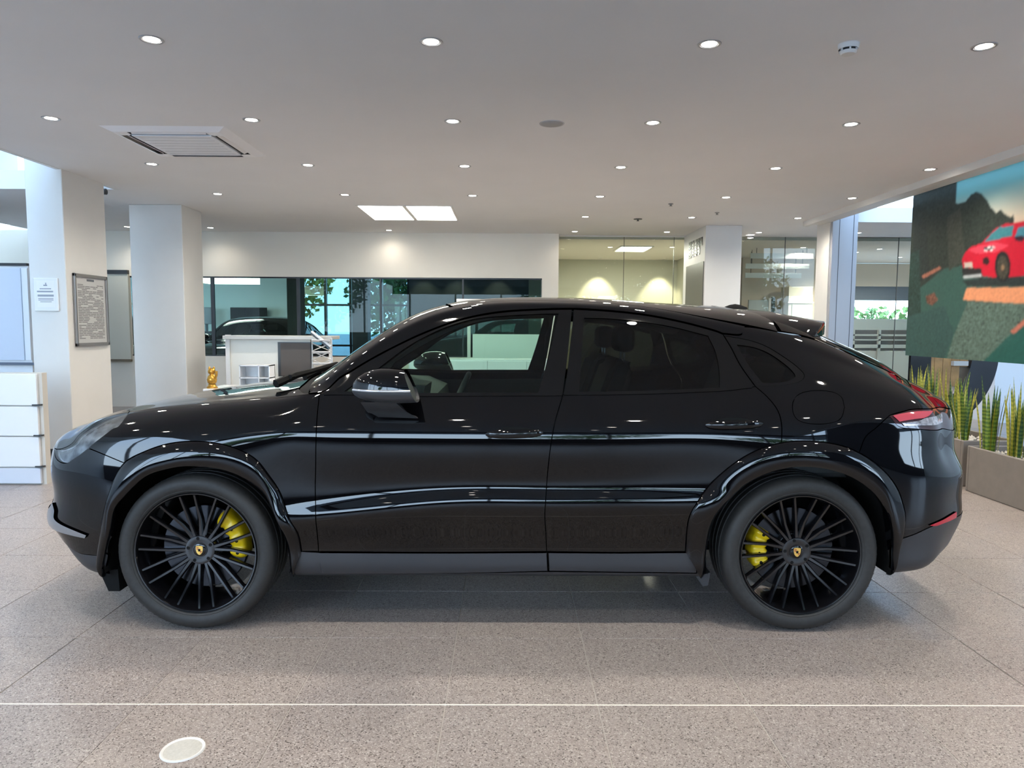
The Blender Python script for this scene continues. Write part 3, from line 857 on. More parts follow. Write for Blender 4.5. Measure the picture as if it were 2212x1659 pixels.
mb.f = [(i * nZ + j, i * nZ + j + 1, (i + 1) * nZ + j + 1, (i + 1) * nZ + j) for i in range(nY - 1) for j in range(nZ - 1)]
mb.m = [0] * len(mb.f)
def vcol_mat(name):
    m = bpy.data.materials.new(name); m.use_nodes = True
    b = m.node_tree.nodes['Principled BSDF']; a = m.node_tree.nodes.new('ShaderNodeVertexColor'); a.layer_name = 'print'
    m.node_tree.links.new(a.outputs['Color'], b.inputs['Base Color'])
    b.inputs['Roughness'].default_value = .6; b.inputs['Specular IOR Level'].default_value = .25
    return m
bn = empty('banner', (XBN, YB0, ZB0), 'large printed banner of a red car on a woodland road, hanging at right', 'banner')
pr = mb.build('printed_face', vcol_mat('banner_print'), bn, fix=False)
ca = pr.data.color_attributes.new('print', 'FLOAT_COLOR', 'POINT')
ca.data.foreach_set('color', np.concatenate([img, np.ones((*A_.shape, 1))], -1).reshape(-1))
bx('backing', .004, .03, YB1 - YB0, 0, 0, ZB1 - ZB0, M_dark, bn)
bx('top_rail', -.02, .04, YB1 - YB0, .0, ZB1 - ZB0, ZB1 - ZB0 + .03, M_dark, bn)
for y in (-.3, -1.9, -3.5):
    MB().tube([(.01, y, ZB1 - ZB0 + .03), (.01, y, 5.0 - ZB0)], .006, n=5).build('hanging_wire', M_dark, bn)

# ---------------------------------------------------------------- round display pod behind the banner
YP = 9.6
cx, cz = X_(1985, YP), 1.12
Ro, Ri = 1.11, .75
pod = empty('display_pod', (cx, YP, 0), 'black bowl-shaped pod lined with wood planks, standing under the banner at right', 'pod')
M_podblack = mat('pod_black', (.010, .012, .017), rough=.25, spec=.5)
mb = MB(); mb.lathe([(Ri, 0), (Ro, 0), (Ro, 1.1), (Ri, 1.1), (Ri, 0)], n=48, axis='y', c=(0, 0, cz), a0=math.pi, a1=2 * math.pi); mb.box(-Ro, -Ri, 0, 1.1, cz - .02, cz); mb.box(Ri, Ro, 0, 1.1, cz - .02, cz); mb.build('shell', M_podblack, pod, smooth=35)
M_wood = mat('oak_board', (.36, .19, .06), rough=.45, vary=.25, scale=9)
for k in range(5):
    x0 = .16 + k * .116; x1 = x0 + .110
    xm = max(abs(x0), abs(x1)); hh = math.sqrt(max(.001, Ri ** 2 - xm ** 2)) + .02
    bx('plank', x0, x1, .06, .08, cz - hh, cz + .02, M_wood, pod)
bx('inner_shelf', .50, .70, .0, .06, cz - .16, cz - .10, mat('pale_shelf', (.52, .50, .46), rough=.5), pod)
bx('side_screen', X_(1962, YP) - cx, X_(2006, YP) - cx, -.1, -.05, .35, 1.12, M_screen, pod)
bx('foot', -.7, .7, .1, 1.0, 0, .04, M_podblack, pod)
# ---------------------------------------------------------------- trough planters
M_trough = mat('trough_taupe', (.20, .175, .155), rough=.55, vary=.06, scale=12)
def planter(name, x0, x1, y0, y1, h, label):
    p = empty(name, ((x0 + x1) / 2, (y0 + y1) / 2, 0), label, 'planter', 'taupe trough planters')
    w, d = (x1 - x0) / 2, (y1 - y0) / 2
    mb = MB(); t = .03
    mb.box(-w, w, -d, -d + t, 0, h, bevel=.006, seg=1); mb.box(-w, w, d - t, d, 0, h, bevel=.006, seg=1); mb.box(-w, -w + t, -d + t, d - t, 0, h, bevel=.006, seg=1); mb.box(w - t, w, -d + t, d - t, 0, h, bevel=.006, seg=1)
    mb.box(-w + t, w - t, -d + t, d - t, .0, .05)
    mb.build('trough', M_trough, p, fix=False)
    bx('soil', -w + t, w - t, -d + t, d - t, .05, h - .05, mat('soil', (.05, .04, .03), rough=.9), p)
    mb = MB(); r = random.Random(int(y0 * 100))
    for _ in range(420):
        x, y = r.uniform(-w + t + .015, w - t - .015), r.uniform(-d + t + .015, d - t - .015); s = r.uniform(.010, .020); a = r.random() * 3
        c, s_ = math.cos(a) * s, math.sin(a) * s
        z = h - .05
        mb.add([(x - c, y - s_, z), (x + s_, y - c, z), (x + c, y + s_, z), (x - s_, y + c, z), (x, y, z + s * 1.1)], [(0, 1, 4), (1, 2, 4), (2, 3, 4), (3, 0, 4)])
    o = mb.build('white_pebbles', mat('pebble', (.72, .66, .58), rough=.6), p, fix=False); o['kind'] = 'stuff'
    return p
planter('planter', 4.17, 4.72, 4.55, 6.36, .41, 'long taupe trough planter with snake plants at the right edge')
planter('planter', 4.22, 4.76, 6.50, 8.35, .43, 'taupe trough planter behind the car tail')
def leaf_mat(name, c0, c1):
    m = bpy.data.materials.new(name); m.use_nodes = True; nt = m.node_tree; b = nt.nodes['Principled BSDF']
    tc = nt.nodes.new('ShaderNodeTexCoord'); w = nt.nodes.new('ShaderNodeTexWave'); w.bands_direction = 'Z'
    w.inputs['Scale'].default_value = 9; w.inputs['Distortion'].default_value = 5; w.inputs['Detail'].default_value = 3
    r = nt.nodes.new('ShaderNodeValToRGB'); r.color_ramp.elements[0].color = (*c0, 1); r.color_ramp.elements[1].color = (*c1, 1)
    nt.links.new(tc.outputs['Object'], w.inputs['Vector']); nt.links.new(w.outputs['Fac'], r.inputs['Fac']); nt.links.new(r.outputs['Color'], b.inputs['Base Color'])
    b.inputs['Roughness'].default_value = .4
    return m
M_leafs = [leaf_mat('snake_leaf', (.06, .13, .02), (.22, .30, .04)), leaf_mat('snake_leaf_dark', (.02, .07, .025), (.09, .16, .04)), leaf_mat('snake_leaf_yellow', (.28, .30, .03), (.48, .44, .07))]
def blade(h, w, lean, az, bend):
    mb = MB(); n = 7; vs = []
    for i in range(n + 1):
        t = i / n; ww = w * (.55 + .75 * t - 1.28 * t ** 3.2) if i < n else .001
        d = lean * t + bend * t * t
        cx_, cy_ = math.cos(az) * d, math.sin(az) * d
        tw = az + 1.57 + .6 * t
        px_, py_ = math.cos(tw) * ww, math.sin(tw) * ww
        dx, dy = -math.sin(tw) * ww * .3, math.cos(tw) * ww * .3
        vs += [(cx_ - px_, cy_ - py_, h * t), (cx_ + dx, cy_ + dy, h * t), (cx_ + px_, cy_ + py_, h * t)]
    mb.add(vs, [(i * 3 + k, i * 3 + k + 1, i * 3 + k + 4, i * 3 + k + 3) for i in range(n) for k in range(2)])
    return mb
def snake_plant(x, y, z, hgt, nl, seed, label):
    r = random.Random(seed)
    p = empty('snake_plant', (x, y, z), label, 'plant', 'snake plants in the troughs')
    for k in range(nl):
        a = r.random() * 6.28; rad = r.uniform(0, .075)
        h_ = hgt * r.uniform(.55, 1.0)
        o = blade(h_, r.uniform(.013, .020), r.uniform(0, .05), a, r.uniform(0, .05)).build('leaf', r.choice(M_leafs + [M_leafs[2]]), p, smooth=True, fix=False)
        o.location = (rad * math.cos(a), rad * math.sin(a), 0)
    return p
k = 0
for (x, y, h_, lab) in ((4.28, 6.22, .72, 'farthest snake plant of the long right-hand trough'), (4.38, 6.02, .70, 'second farthest snake plant of the long right-hand trough'), (4.36, 5.78, .74, 'middle snake plant of the long right-hand trough'), (4.40, 5.54, .68, 'snake plant cut by the right edge of the photo'), (4.44, 5.2, .66, 'snake plant in the long trough beyond the right edge')):
    snake_plant(x, y, .36, h_, 24, 11 + k, lab); k += 1
for (x, y, h_, lab) in ((4.40, 6.78, .62, 'snake plant nearest the car tail lamp in the rear trough'), (4.46, 7.05, .70, 'second snake plant of the rear trough, before the wooden pod'), (4.42, 7.35, .72, 'tallest snake plant of the rear trough behind the car tail'), (4.48, 7.7, .70, 'farthest snake plant of the rear trough')):
    snake_plant(x, y, .38, h_, 22, 31 + k, lab); k += 1
snake_plant(X_(772, 11.9), 11.9, .62, .40, 9, 77, 'small dark snake plant on the floor stand under the long window')
ps = empty('plant_stand', (X_(772, 11.9), 11.9, 0), 'slim pot on which the small snake plant under the window stands', 'pot')
MB().lathe([(.0005, 0), (.10, 0), (.13, .58), (.14, .62), (.12, .62), (.11, .60), (.0005, .60)], n=24).build('pot', M_whiteg, ps, smooth=40)
# white counter beyond the planters
wc = empty('white_counter', (8.0, 10.95, 0), 'white counter edge at the right border behind the snake plants', 'counter')
bx('body', -.45, .9, 0, .6, 0, 1.02, M_whiteg, wc); bx('top', -.5, .95, -.05, .65, 1.02, 1.06, M_whiteg, wc); bx('back_panel', -.45, .9, .58, .62, 1.06, 1.6, M_whiteg, wc)

# ---------------------------------------------------------------- beyond the right glazing: hall, balustrade, yard
struct(bx('ceiling_side', 9.5, 14, 12.95, 18.8, 3.02, 3.2, mat('side_ceiling', (.60, .55, .49), rough=.8)))
struct(bx('wall_side_upper', 5.0, 14, 17.3, 17.4, 2.46, 3.0, M_beige))
struct(bx('wall_side_beam', 5.0, 14, 17.4, 17.6, 2.13, 2.46, mat('beam_slate', (.09, .11, .14), rough=.6)))
struct(bx('wall_side', 6.85, 7.0, 13.0, 18.6, 0, 2.7, M_white) if False else bx('wall_side', 13.6, 13.7, 13.0, 18.6, 0, 2.7, M_white))
bl_ = empty('balustrade', (7.6, 14.2, 0), 'white railing with slatted bars behind the right-hand glass', 'railing')
for z0, z1 in ((1.42, 1.64), (1.30, 1.335), (1.21, 1.235), (1.06, 1.13)):
    bx('rail', -2.4, 2.4, 0, .05, z0, z1, M_white, bl_)
for x in (-2.35, -1.3, -.72, -.2, .6, 1.4, 2.3): bx('post', x, x + .05, .0, .05, 0, 1.42, M_white, bl_)
bx('infill', -2.4, 2.4, .08, .10, .1, 1.0, M_white, bl_)
bx('dark_infill', -2.4, 2.4, .14, .16, 1.0, 1.44, M_darkwall, bl_)
dkc = empty('dark_settee', (7.4, 15.4, 0), 'dark settee behind the white railing', 'settee')
bx('seat', -.55, .55, -.3, .3, 0, 1.0, M_darkwall, dkc, bevel=.04, seg=2); bx('back', -.55, .55, .2, .35, .9, 1.32, M_darkwall, dkc, bevel=.04, seg=2)
# ---------------------------------------------------------------- outdoors
struct(bx('ground', -90, 90, -90, 120, -.6, -.12, mat('yard', (.42, .41, .39), rough=.9, vary=.15, scale=.3)))
M_fol = mat('foliage', (.10, .17, .04), rough=.7, vary=.5, scale=1.5)
M_fol2 = mat('foliage_yellow', (.32, .33, .05), rough=.7, vary=.4, scale=1.5)
M_trunk = mat('bark', (.10, .08, .06), rough=.9, vary=.3, scale=10)
def tree(x, y, h_, rad, seed, label, m, group='trees outside the far window'):
    r = np.random.default_rng(seed)
    t = empty('tree', (x, y, -.12), label, 'tree', group)
    MB().tube([(0, 0, 0), (.05, .03, h_ * .35), (0, 0, h_ * .75)], [.16, .12, .05], n=8).build('trunk', M_trunk, t, smooth=50)
    n = 2600
    d = r.normal(0, 1, (n, 3)); d /= np.linalg.norm(d, axis=1, keepdims=True)
    P = d * (r.random((n, 1)) ** .4) * np.array((rad, rad, h_ * .38)) + np.array((0, 0, h_ * .60))
    P += .25 * rad * np.sin(P[:, [1, 2, 0]] * 2.3 / rad)
    a = r.normal(0, 1, (n, 3)); a /= np.linalg.norm(a, axis=1, keepdims=True)
    b = np.cross(a, r.normal(0, 1, (n, 3))); b /= np.linalg.norm(b, axis=1, keepdims=True)
    s = r.uniform(.10, .20, (n, 1))
    V = np.stack([P - a * s, P + b * s * .6, P + a * s, P - b * s * .6], 1).reshape(-1, 3)
    mb = MB(); mb.v = [tuple(p) for p in V]; mb.f = [tuple(range(4 * i, 4 * i + 4)) for i in range(n)]; mb.m = [0] * n
    f = mb.build('foliage', m, t, fix=False); f['kind'] = 'stuff'
    return t
tree(-9.2, 29, 6.0, 2.0, 1, 'yellow-green tree beyond the far window, left of the dark pillar', M_fol2)
tree(-5.2, 34, 5.5, 2.0, 2, 'green tree beyond the far window, right of the dark pillar', M_fol)
tree(-14.0, 33, 6.5, 2.2, 3, 'tall green tree far outside, left end of the far window', M_fol)
hd = tag(empty('hedge', (16, 34, -.12)), 'low green hedge outside, above the white railing', 'hedge')
r_ = np.random.default_rng(8); n = 3000
P = np.stack([r_.uniform(-6, 8, n), r_.uniform(-.6, .6, n), r_.uniform(0, 2.6, n) - .35 * r_.random(n)], 1)
a = r_.normal(0, 1, (n, 3)); a /= np.linalg.norm(a, axis=1, keepdims=True); b = np.cross(a, r_.normal(0, 1, (n, 3))); b /= np.linalg.norm(b, axis=1, keepdims=True)
V = np.stack([P - a * .16, P + b * .1, P + a * .16, P - b * .1], 1).reshape(-1, 3)
mb = MB(); mb.v = [tuple(p) for p in V]; mb.f = [tuple(range(4 * i, 4 * i + 4)) for i in range(n)]; mb.m = [0] * n
o = mb.build('leaves', M_fol, hd, fix=False); o['kind'] = 'stuff'

# ---------------------------------------------------------------- glazed front of the showroom (behind the viewer)
YFW = -4.6
mb = MB()
mb.box(-14, 14, YFW - .15, YFW, 0, .95)
mb.box(-4.78, 4.55, YFW - .15, YFW, 2.75, 5.2)
mb.box(6.2, 9.6, YFW - .16, YFW + .01, 0, 5.0)  # unseen solid bay added to keep bright window reflections off glass and car
struct(mb.build('wall_front', M_darkwall, fix=False))
wf = struct(bx('window_front', -14, 14, YFW - .12, YFW - .04, .95, .99, M_dark))
for x in np.arange(-13.6, 14, 1.9):
    bx('mullion', x, x + .06, YFW - .14, YFW - .02, .99, 2.75 if -4.8 < x < 4.5 else 5.0, M_dark, wf)
# unseen overhang added outside the glazed front to cut skylight on the floor
struct(bx('sky_blocker', -4.7, 14, -8.6, YFW - .15, 2.95, 3.15, M_darkwall))
struct(bx('wall_right', 13.9, 14.0, -4.6, 12.9, 0, 5.0, M_white))

# reflected highlight along one tile joint, laid in as a pale strip
struct(MB().box(-6.5, 6.5, TY_ - .0035, TY_ + .0035, -.006, .0006).build('glint_strip', mat('joint_glint', (.80, .76, .68), rough=.22), fix=False))
# trees along the street before the glazed front: seen as reflections in the car
for k, (x, y, h_, r_) in enumerate(((3.5, -24, 6.0, 2.6), (9.5, -22, 5.2, 2.4), (16.5, -25, 6.5, 2.8), (-12.5, -26, 6.0, 2.6))):
    tree(x, y, h_, r_, 40 + k, f'street tree before the glazed front, {ORD[k]} of the row mirrored in the doors', M_fol, group='street trees mirrored in the car')
# ================================================================== THE CAR
YC = 4.275                          # the car's centre plane (world Y); near side faces the camera
XF, XR, RW = -1.482, 1.413, 0.379   # wheel centres and tyre radius
CAR = empty('car', (0, YC, 0), 'gloss black coupe-roofed sport utility car with yellow brake calipers, seen side-on on the tiled floor', 'car')

M_paint = mat('car_paint', (0.0016, 0.0016, 0.0022), rough=0.03, spec=0.46)
M_gloss = mat('black_gloss', (0.0018, 0.0018, 0.002), rough=0.05, spec=0.5)
M_satin = mat('satin_trim', (0.028, 0.029, 0.033), rough=0.38, spec=0.5, bump=0.15, bscale=900)
M_rubber = mat('tyre_rubber', (0.022, 0.021, 0.020), rough=0.58, spec=0.4, vary=0.2, scale=60)
M_black = mat('black_matt', (0.004, 0.004, 0.004), rough=0.8, spec=0.2)
M_wheel = mat('wheel_black', (0.004, 0.004, 0.005), rough=0.10, spec=0.7)
M_disc = mat('brake_steel', (0.035, 0.036, 0.040), rough=0.2, metal=1.0, vary=0.15, scale=30)
M_cal = mat('caliper_yellow', (0.78, 0.52, 0.01), rough=0.3, spec=0.5)
M_gold = mat('crest_gold', (0.75, 0.48, 0.12), rough=0.3, metal=0.7)
M_red = mat('crest_red', (0.30, 0.02, 0.02), rough=0.4)
M_lamp = mat('tail_red', (0.42, 0.06, 0.08), rough=0.06, spec=0.6)
M_clear = mat('lamp_clear', (0.40, 0.38, 0.40), rough=0.12, spec=0.6, metal=0.6, vary=.5, scale=60)
M_refl = mat('reflector_red', (0.45, 0.01, 0.03), rough=0.12, spec=0.6)
G_front = glass('car_glass', (0.62, 0.80, 0.72))
G_dark = glass('car_glass_dark', (0.10, 0.115, 0.11))
M_seat = mat('seat_leather', (0.035, 0.034, 0.033), rough=0.5, vary=0.15, scale=40)
M_inner = mat('cabin_plastic', (0.03, 0.032, 0.032), rough=0.55)
M_lining = mat('cabin_lining', (0.06, 0.06, 0.06), rough=0.9)
M_chrome = mat('chrome', (0.6, 0.6, 0.62), rough=0.12, metal=1.0)

def row(X, *yz):
    return [(X, y, z) for y, z in yz]
def hood(X, ys, zs):
    return [(X, y, z) for y, z in zip(ys, zs)]

DOOR = lambda X, a=(.970, .607), b=(.951, .70): row(X, (.80, .24), (.895, .262), (.925, .385), a, b, (.962, .82), (.967, .955), (.934, 1.05), (.888, 1.14))
ST = []
# s0 nose centre
ST.append([(x, 0, z) for x, z in [(-2.20, .215), (-2.33, .25), (-2.43, .35), (-2.475, .475), (-2.435, .59), (-2.45, .71), (-2.445, .81), (-2.43, .85), (-2.41, .875), (-2.405, .88), (-2.40, .884), (-2.395, .888), (-2.385, .893), (-2.375, .898)]])
ST.append([(-2.17, .32, .225), (-2.30, .35, .265), (-2.395, .36, .36), (-2.445, .365, .48), (-2.405, .365, .59), (-2.42, .365, .71), (-2.415, .36, .81), (-2.395, .345, .86), (-2.37, .32, .888), (-2.36, .28, .90), (-2.355, .235, .905), (-2.35, .17, .91), (-2.345, .09, .915), (-2.335, 0, .918)])
ST.append([(-2.13, .56, .265), (-2.235, .615, .325), (-2.315, .64, .40), (-2.36, .645, .485), (-2.325, .65, .59), (-2.335, .65, .71), (-2.33, .645, .81), (-2.31, .625, .87), (-2.275, .585, .91), (-2.255, .51, .93), (-2.245, .42, .94), (-2.24, .31, .946), (-2.235, .16, .95), (-2.23, 0, .952)])
ST.append([(-2.08, .72, .275), (-2.14, .785, .32), (-2.19, .815, .40), (-2.22, .825, .485), (-2.20, .83, .59), (-2.205, .83, .70), (-2.20, .825, .80), (-2.175, .79, .885), (-2.14, .715, .94), (-2.125, .62, .965), (-2.12, .51, .978), (-2.115, .38, .985), (-2.11, .19, .99), (-2.11, 0, .992)])
ST.append(row(-2.02, (.80, .24), (.875, .265), (.91, .37), (.925, .48), (.93, .59), (.935, .70), (.925, .83), (.885, .925), (.80, .985), (.70, 1.003), (.58, 1.013), (.42, 1.018), (.22, 1.022), (0, 1.024)))
ST.append(row(-1.78, (.80, .24), (.90, .262), (.945, .375), (.968, .49), (.975, .60), (.975, .71), (.955, .88), (.91, .98), (.80, 1.04), (.70, 1.052), (.58, 1.06), (.42, 1.066), (.22, 1.07), (0, 1.072)))
ST.append(row(XF, (.80, .24), (.90, .262), (.945, .385), (.98, .605), (.982, .70), (.98, .82), (.963, .93), (.915, 1.02), (.81, 1.075), (.70, 1.087), (.58, 1.097), (.42, 1.103), (.22, 1.108), (0, 1.11)))
ST.append(row(-1.20, (.80, .24), (.90, .262), (.935, .385), (.969, .55), (.964, .66), (.968, .82), (.964, .945), (.922, 1.035), (.83, 1.095), (.715, 1.112), (.60, 1.122), (.43, 1.135), (.22, 1.145), (0, 1.15)))
ST.append(DOOR(-1.02, (.968, .53), (.958, .64))[:7] + row(-1.02, (.93, 1.045), (.865, 1.115), (.80, 1.135), (.72, 1.155), (.56, 1.18), (.29, 1.215), (0, 1.23)))
ST.append(DOOR(-.85, (.969, .548), (.953, .652)) + row(-.85, (.868, 1.165), (.835, 1.20), (.74, 1.255), (.39, 1.315), (0, 1.335)))
ST.append(DOOR(-.55, (.970, .582), (.950, .680)) + row(-.55, (.838, 1.27), (.775, 1.40), (.685, 1.455), (.36, 1.51), (0, 1.53)))
ST.append(DOOR(-.20) + row(-.20, (.80, 1.34), (.71, 1.525), (.61, 1.575), (.33, 1.607), (0, 1.617)))
ST.append(DOOR(.20) + row(.20, (.797, 1.35), (.70, 1.545), (.60, 1.595), (.33, 1.625), (0, 1.635)))
ST.append(DOOR(.60, (.971, .605), (.956, .70)) + row(.60, (.795, 1.335), (.70, 1.52), (.60, 1.58), (.33, 1.613), (0, 1.625)))
ST.append(DOOR(.98)[:3] + row(.98, (.974, .600), (.967, .70), (.968, .82), (.972, .955), (.940, 1.05), (.892, 1.14), (.795, 1.30), (.705, 1.462), (.605, 1.535), (.33, 1.585), (0, 1.605)))
ST.append(row(XR, (.80, .24), (.90, .262), (.945, .385), (.988, .605), (.992, .70), (.992, .82), (.985, .94), (.955, 1.045), (.905, 1.13), (.825, 1.255), (.725, 1.375), (.62, 1.46), (.33, 1.54), (0, 1.565)))
ST.append(row(1.75, (.80, .25), (.90, .275), (.94, .385), (.968, .54), (.972, .66), (.97, .80), (.96, .92), (.94, 1.03), (.895, 1.105), (.825, 1.19), (.735, 1.265), (.635, 1.335), (.33, 1.42), (0, 1.44)))
ST.append(row(2.02, (.80, .27), (.885, .295), (.92, .385), (.935, .53), (.938, .64), (.935, .76), (.918, .88), (.905, .985), (.87, 1.065), (.80, 1.125), (.71, 1.175), (.61, 1.215), (.32, 1.305), (0, 1.325)))
ST.append([(2.05, .76, .295), (2.12, .81, .32), (2.17, .83, .40), (2.205, .835, .52), (2.20, .835, .62), (2.20, .835, .74), (2.15, .83, .85), (2.145, .815, .96), (2.145, .78, 1.05), (2.14, .72, 1.095), (2.13, .655, 1.13), (2.12, .575, 1.16), (2.15, .31, 1.225), (2.16, 0, 1.245)])
ST.append([(2.17, .60, .31), (2.25, .645, .33), (2.315, .66, .40), (2.355, .665, .52), (2.35, .665, .62), (2.35, .665, .74), (2.305, .665, .84), (2.30, .66, .94), (2.295, .64, 1.035), (2.285, .60, 1.08), (2.28, .555, 1.10), (2.27, .50, 1.12), (2.29, .27, 1.155), (2.30, 0, 1.17)])
ST.append([(2.23, .33, .315), (2.32, .355, .335), (2.39, .36, .40), (2.425, .36, .52), (2.42, .36, .62), (2.425, .36, .73), (2.38, .36, .83), (2.375, .36, .93), (2.375, .35, 1.025), (2.37, .34, 1.07), (2.36, .32, 1.085), (2.355, .29, 1.097), (2.36, .16, 1.112), (2.37, 0, 1.117)])
ST.append([(x, 0, z) for x, z in [(2.25, .32), (2.34, .34), (2.41, .40), (2.445, .52), (2.44, .62), (2.445, .73), (2.40, .83), (2.395, .93), (2.40, 1.02), (2.395, 1.06), (2.39, 1.075), (2.388, 1.082), (2.386, 1.09), (2.384, 1.095)]])
T = np.array(ST, float)
NJ, NI = T.shape[:2]

def basis(t, n):
    """clamped uniform cubic B-spline weights; t in [0, n-3] -> (m, n)"""
    t = np.clip(np.asarray(t, float), 0, n - 3 - 1e-9)
    kn = np.concatenate([[0] * 3, np.arange(n - 2), [n - 3] * 3]).astype(float)
    m = len(t)
    N = np.zeros((m, n + 3))
    k = np.clip(np.floor(t).astype(int) + 3, 3, n - 1)
    N[np.arange(m), k] = 1.0
    for d in range(1, 4):
        Nn = np.zeros_like(N)
        for i in range(n + 3 - d):
            a = kn[i + d] - kn[i]
            b = kn[i + d + 1] - kn[i + 1] if i + d + 1 < len(kn) else 0
            if a > 0: Nn[:, i] += (t - kn[i]) / a * N[:, i]
            if b > 0 and i + 1 < n + 3: Nn[:, i] += (kn[i + d + 1] - t) / b * N[:, i + 1]
        N = Nn
    return N[:, :n]
def greville(n):
    kn = np.concatenate([[0] * 3, np.arange(n - 2), [n - 3] * 3]).astype(float)
    return np.array([(kn[i + 1] + kn[i + 2] + kn[i + 3]) / 3 for i in range(n)])
GU, GV = greville(NJ), greville(NI)
_AU, _AV = basis(GU, NJ), basis(GV, NI)
CP = np.einsum('ab,bcd->acd', np.linalg.inv(_AU), T)
CP = np.einsum('ab,cbd->cad', np.linalg.inv(_AV), CP)

def U_of(j): return np.interp(j, np.arange(NJ), GU)
def V_of(i): return np.interp(i, np.arange(NI), GV)
def S(u, v):
    """body surface point in car space (x, lateral-out, z)"""
    u, v = np.atleast_1d(u), np.atleast_1d(v)
    return np.einsum('ma,mb,abd->md', basis(u, NJ), basis(v, NI), CP, optimize=True)
def SN(u, v, h=2e-3):
    u, v = np.atleast_1d(u).astype(float), np.atleast_1d(v).astype(float)
    u0, u1 = np.clip(u - h, 0, NJ - 3), np.clip(u + h, 0, NJ - 3)
    v0, v1 = np.clip(v - h, 0, NI - 3), np.clip(v + h, 0, NI - 3)
    du, dv = S(u1, v) - S(u0, v), S(u, v1) - S(u, v0)
    n = np.cross(dv, du)                       # outward in (x, lateral, z)
    return n / np.maximum(np.linalg.norm(n, axis=1, keepdims=True), 1e-12)
def to_world(p):
    p = np.atleast_2d(p)
    return np.stack([p[:, 0], YC - p[:, 1], p[:, 2]], 1)

_gu, _gv = np.linspace(0, NJ - 3, 381), np.linspace(0, NI - 3, 221)
_UU, _VV = [a.ravel() for a in np.meshgrid(_gu, _gv, indexing='ij')]
_G = S(_UU, _VV)
_GN = SN(_UU, _VV)
_W = to_world(_G)
_view = CAMLOC - _W
_face = (_GN[:, 0] * _view[:, 0] - _GN[:, 1] * _view[:, 1] + _GN[:, 2] * _view[:, 2]) > 0.0
_GP = project(_W)
_GP[~_face] = 1e6
def uv(px, py):
    """surface parameters seen at a point of the side elevation"""
    d = (_GP[:, 0] - px) ** 2 + (_GP[:, 1] - py) ** 2
    k = int(np.argmin(d))
    u, v = _UU[k], _VV[k]
    best = (d[k], u, v)
    for _ in range(8):
        P = project(to_world(S([u, u + 1e-3, u], [v, v, v + 1e-3])))
        e = np.array((px, py)) - P[0]
        e2 = float(e @ e)
        if e2 < best[0]: best = (e2, u, v)
        J = np.stack([(P[1] - P[0]) / 1e-3, (P[2] - P[0]) / 1e-3], 1)
        if abs(np.linalg.det(J)) < 1e-3: break
        s = np.linalg.solve(J, e)
        s = np.clip(s, -0.15, 0.15)
        u, v = float(np.clip(u + s[0], 0, NJ - 3)), float(np.clip(v + s[1], 0, NI - 3))
    return np.array(best[1:])
# metric sheet coordinates (s, t) for triangulating
_su = np.concatenate([[0], np.cumsum(np.linalg.norm(np.diff(S(_gu, np.full_like(_gu, V_of(6))), axis=0), axis=1))])
_jr = U_of(12)
_tv = np.concatenate([[0], np.cumsum(np.linalg.norm(np.diff(S(np.full_like(_gv, _jr), _gv), axis=0), axis=1))])
def uv2st(p): return np.stack([np.interp(p[:, 0], _gu, _su), np.interp(p[:, 1], _gv, _tv)], 1)
def st2uv(p): return np.stack([np.interp(p[:, 0], _su, _gu), np.interp(p[:, 1], _tv, _gv)], 1)

def smooth_open(P, k=8):
    """Catmull-Rom through P"""
    P = np.asarray(P, float)
    if len(P) < 3:
        t = np.linspace(0, 1, k + 1)[:, None]
        return P[0] * (1 - t) + P[-1] * t
    Q = np.vstack([2 * P[0] - P[1], P, 2 * P[-1] - P[-2]])
    out = []
    for i in range(1, len(Q) - 2):
        p0, p1, p2, p3 = Q[i - 1], Q[i], Q[i + 1], Q[i + 2]
        for t in np.linspace(0, 1, k, endpoint=False):
            out.append(0.5 * ((2 * p1) + (p2 - p0) * t + (2 * p0 - 5 * p1 + 4 * p2 - p3) * t * t + (3 * p1 - p0 - 3 * p2 + p3) * t ** 3))
    out.append(P[-1])
    return np.array(out)

class J:                                  # a point given by station / line index
    def __init__(self, j, i): self.p = np.array((float(U_of(j)), float(V_of(i))))
def pt(q): return q.p if isinstance(q, J) else (np.array(q.uvp) if hasattr(q, 'uvp') else uv(*q))
def curve(*pts, k=8):
    """smooth curve on the body through points -> sheet coordinates"""
    return smooth_open(uv2st(np.array([pt(q) for q in pts])), k)
def loop(*curves):
    out = []
    for c in curves:
        c = np.asarray(c)
        if out and np.linalg.norm(out[-1][-1] - c[0]) < 1e-4: c = c[1:]
        out.append(c)
    P = np.vstack(out)
    if np.linalg.norm(P[0] - P[-1]) < 1e-4: P = P[:-1]
    # resample long edges
    R = []
    for a, b in zip(P, np.roll(P, -1, axis=0)):
        L = np.linalg.norm(b - a)
        n = max(1, int(L / 0.02))
        for t in range(n): R.append(a + (b - a) * t / n)
    R = np.array(R)
    keep = [0]
    for i in range(1, len(R)):
        if np.linalg.norm(R[i] - R[keep[-1]]) > 0.003: keep.append(i)
    return R[keep]
def inside(P, poly):
    x, y = P[:, 0], P[:, 1]
    r = np.zeros(len(P), bool)
    for (x0, y0), (x1, y1) in zip(poly, np.roll(poly, -1, axis=0)):
        if y0 == y1: continue
        c = ((y0 > y) != (y1 > y)) & (x < (x1 - x0) * (y - y0) / (y1 - y0) + x0)
        r ^= c
    return r
def area2(P): return 0.5 * np.sum(P[:, 0] * np.roll(P[:, 1], -1) - P[:, 1] * np.roll(P[:, 0], -1))
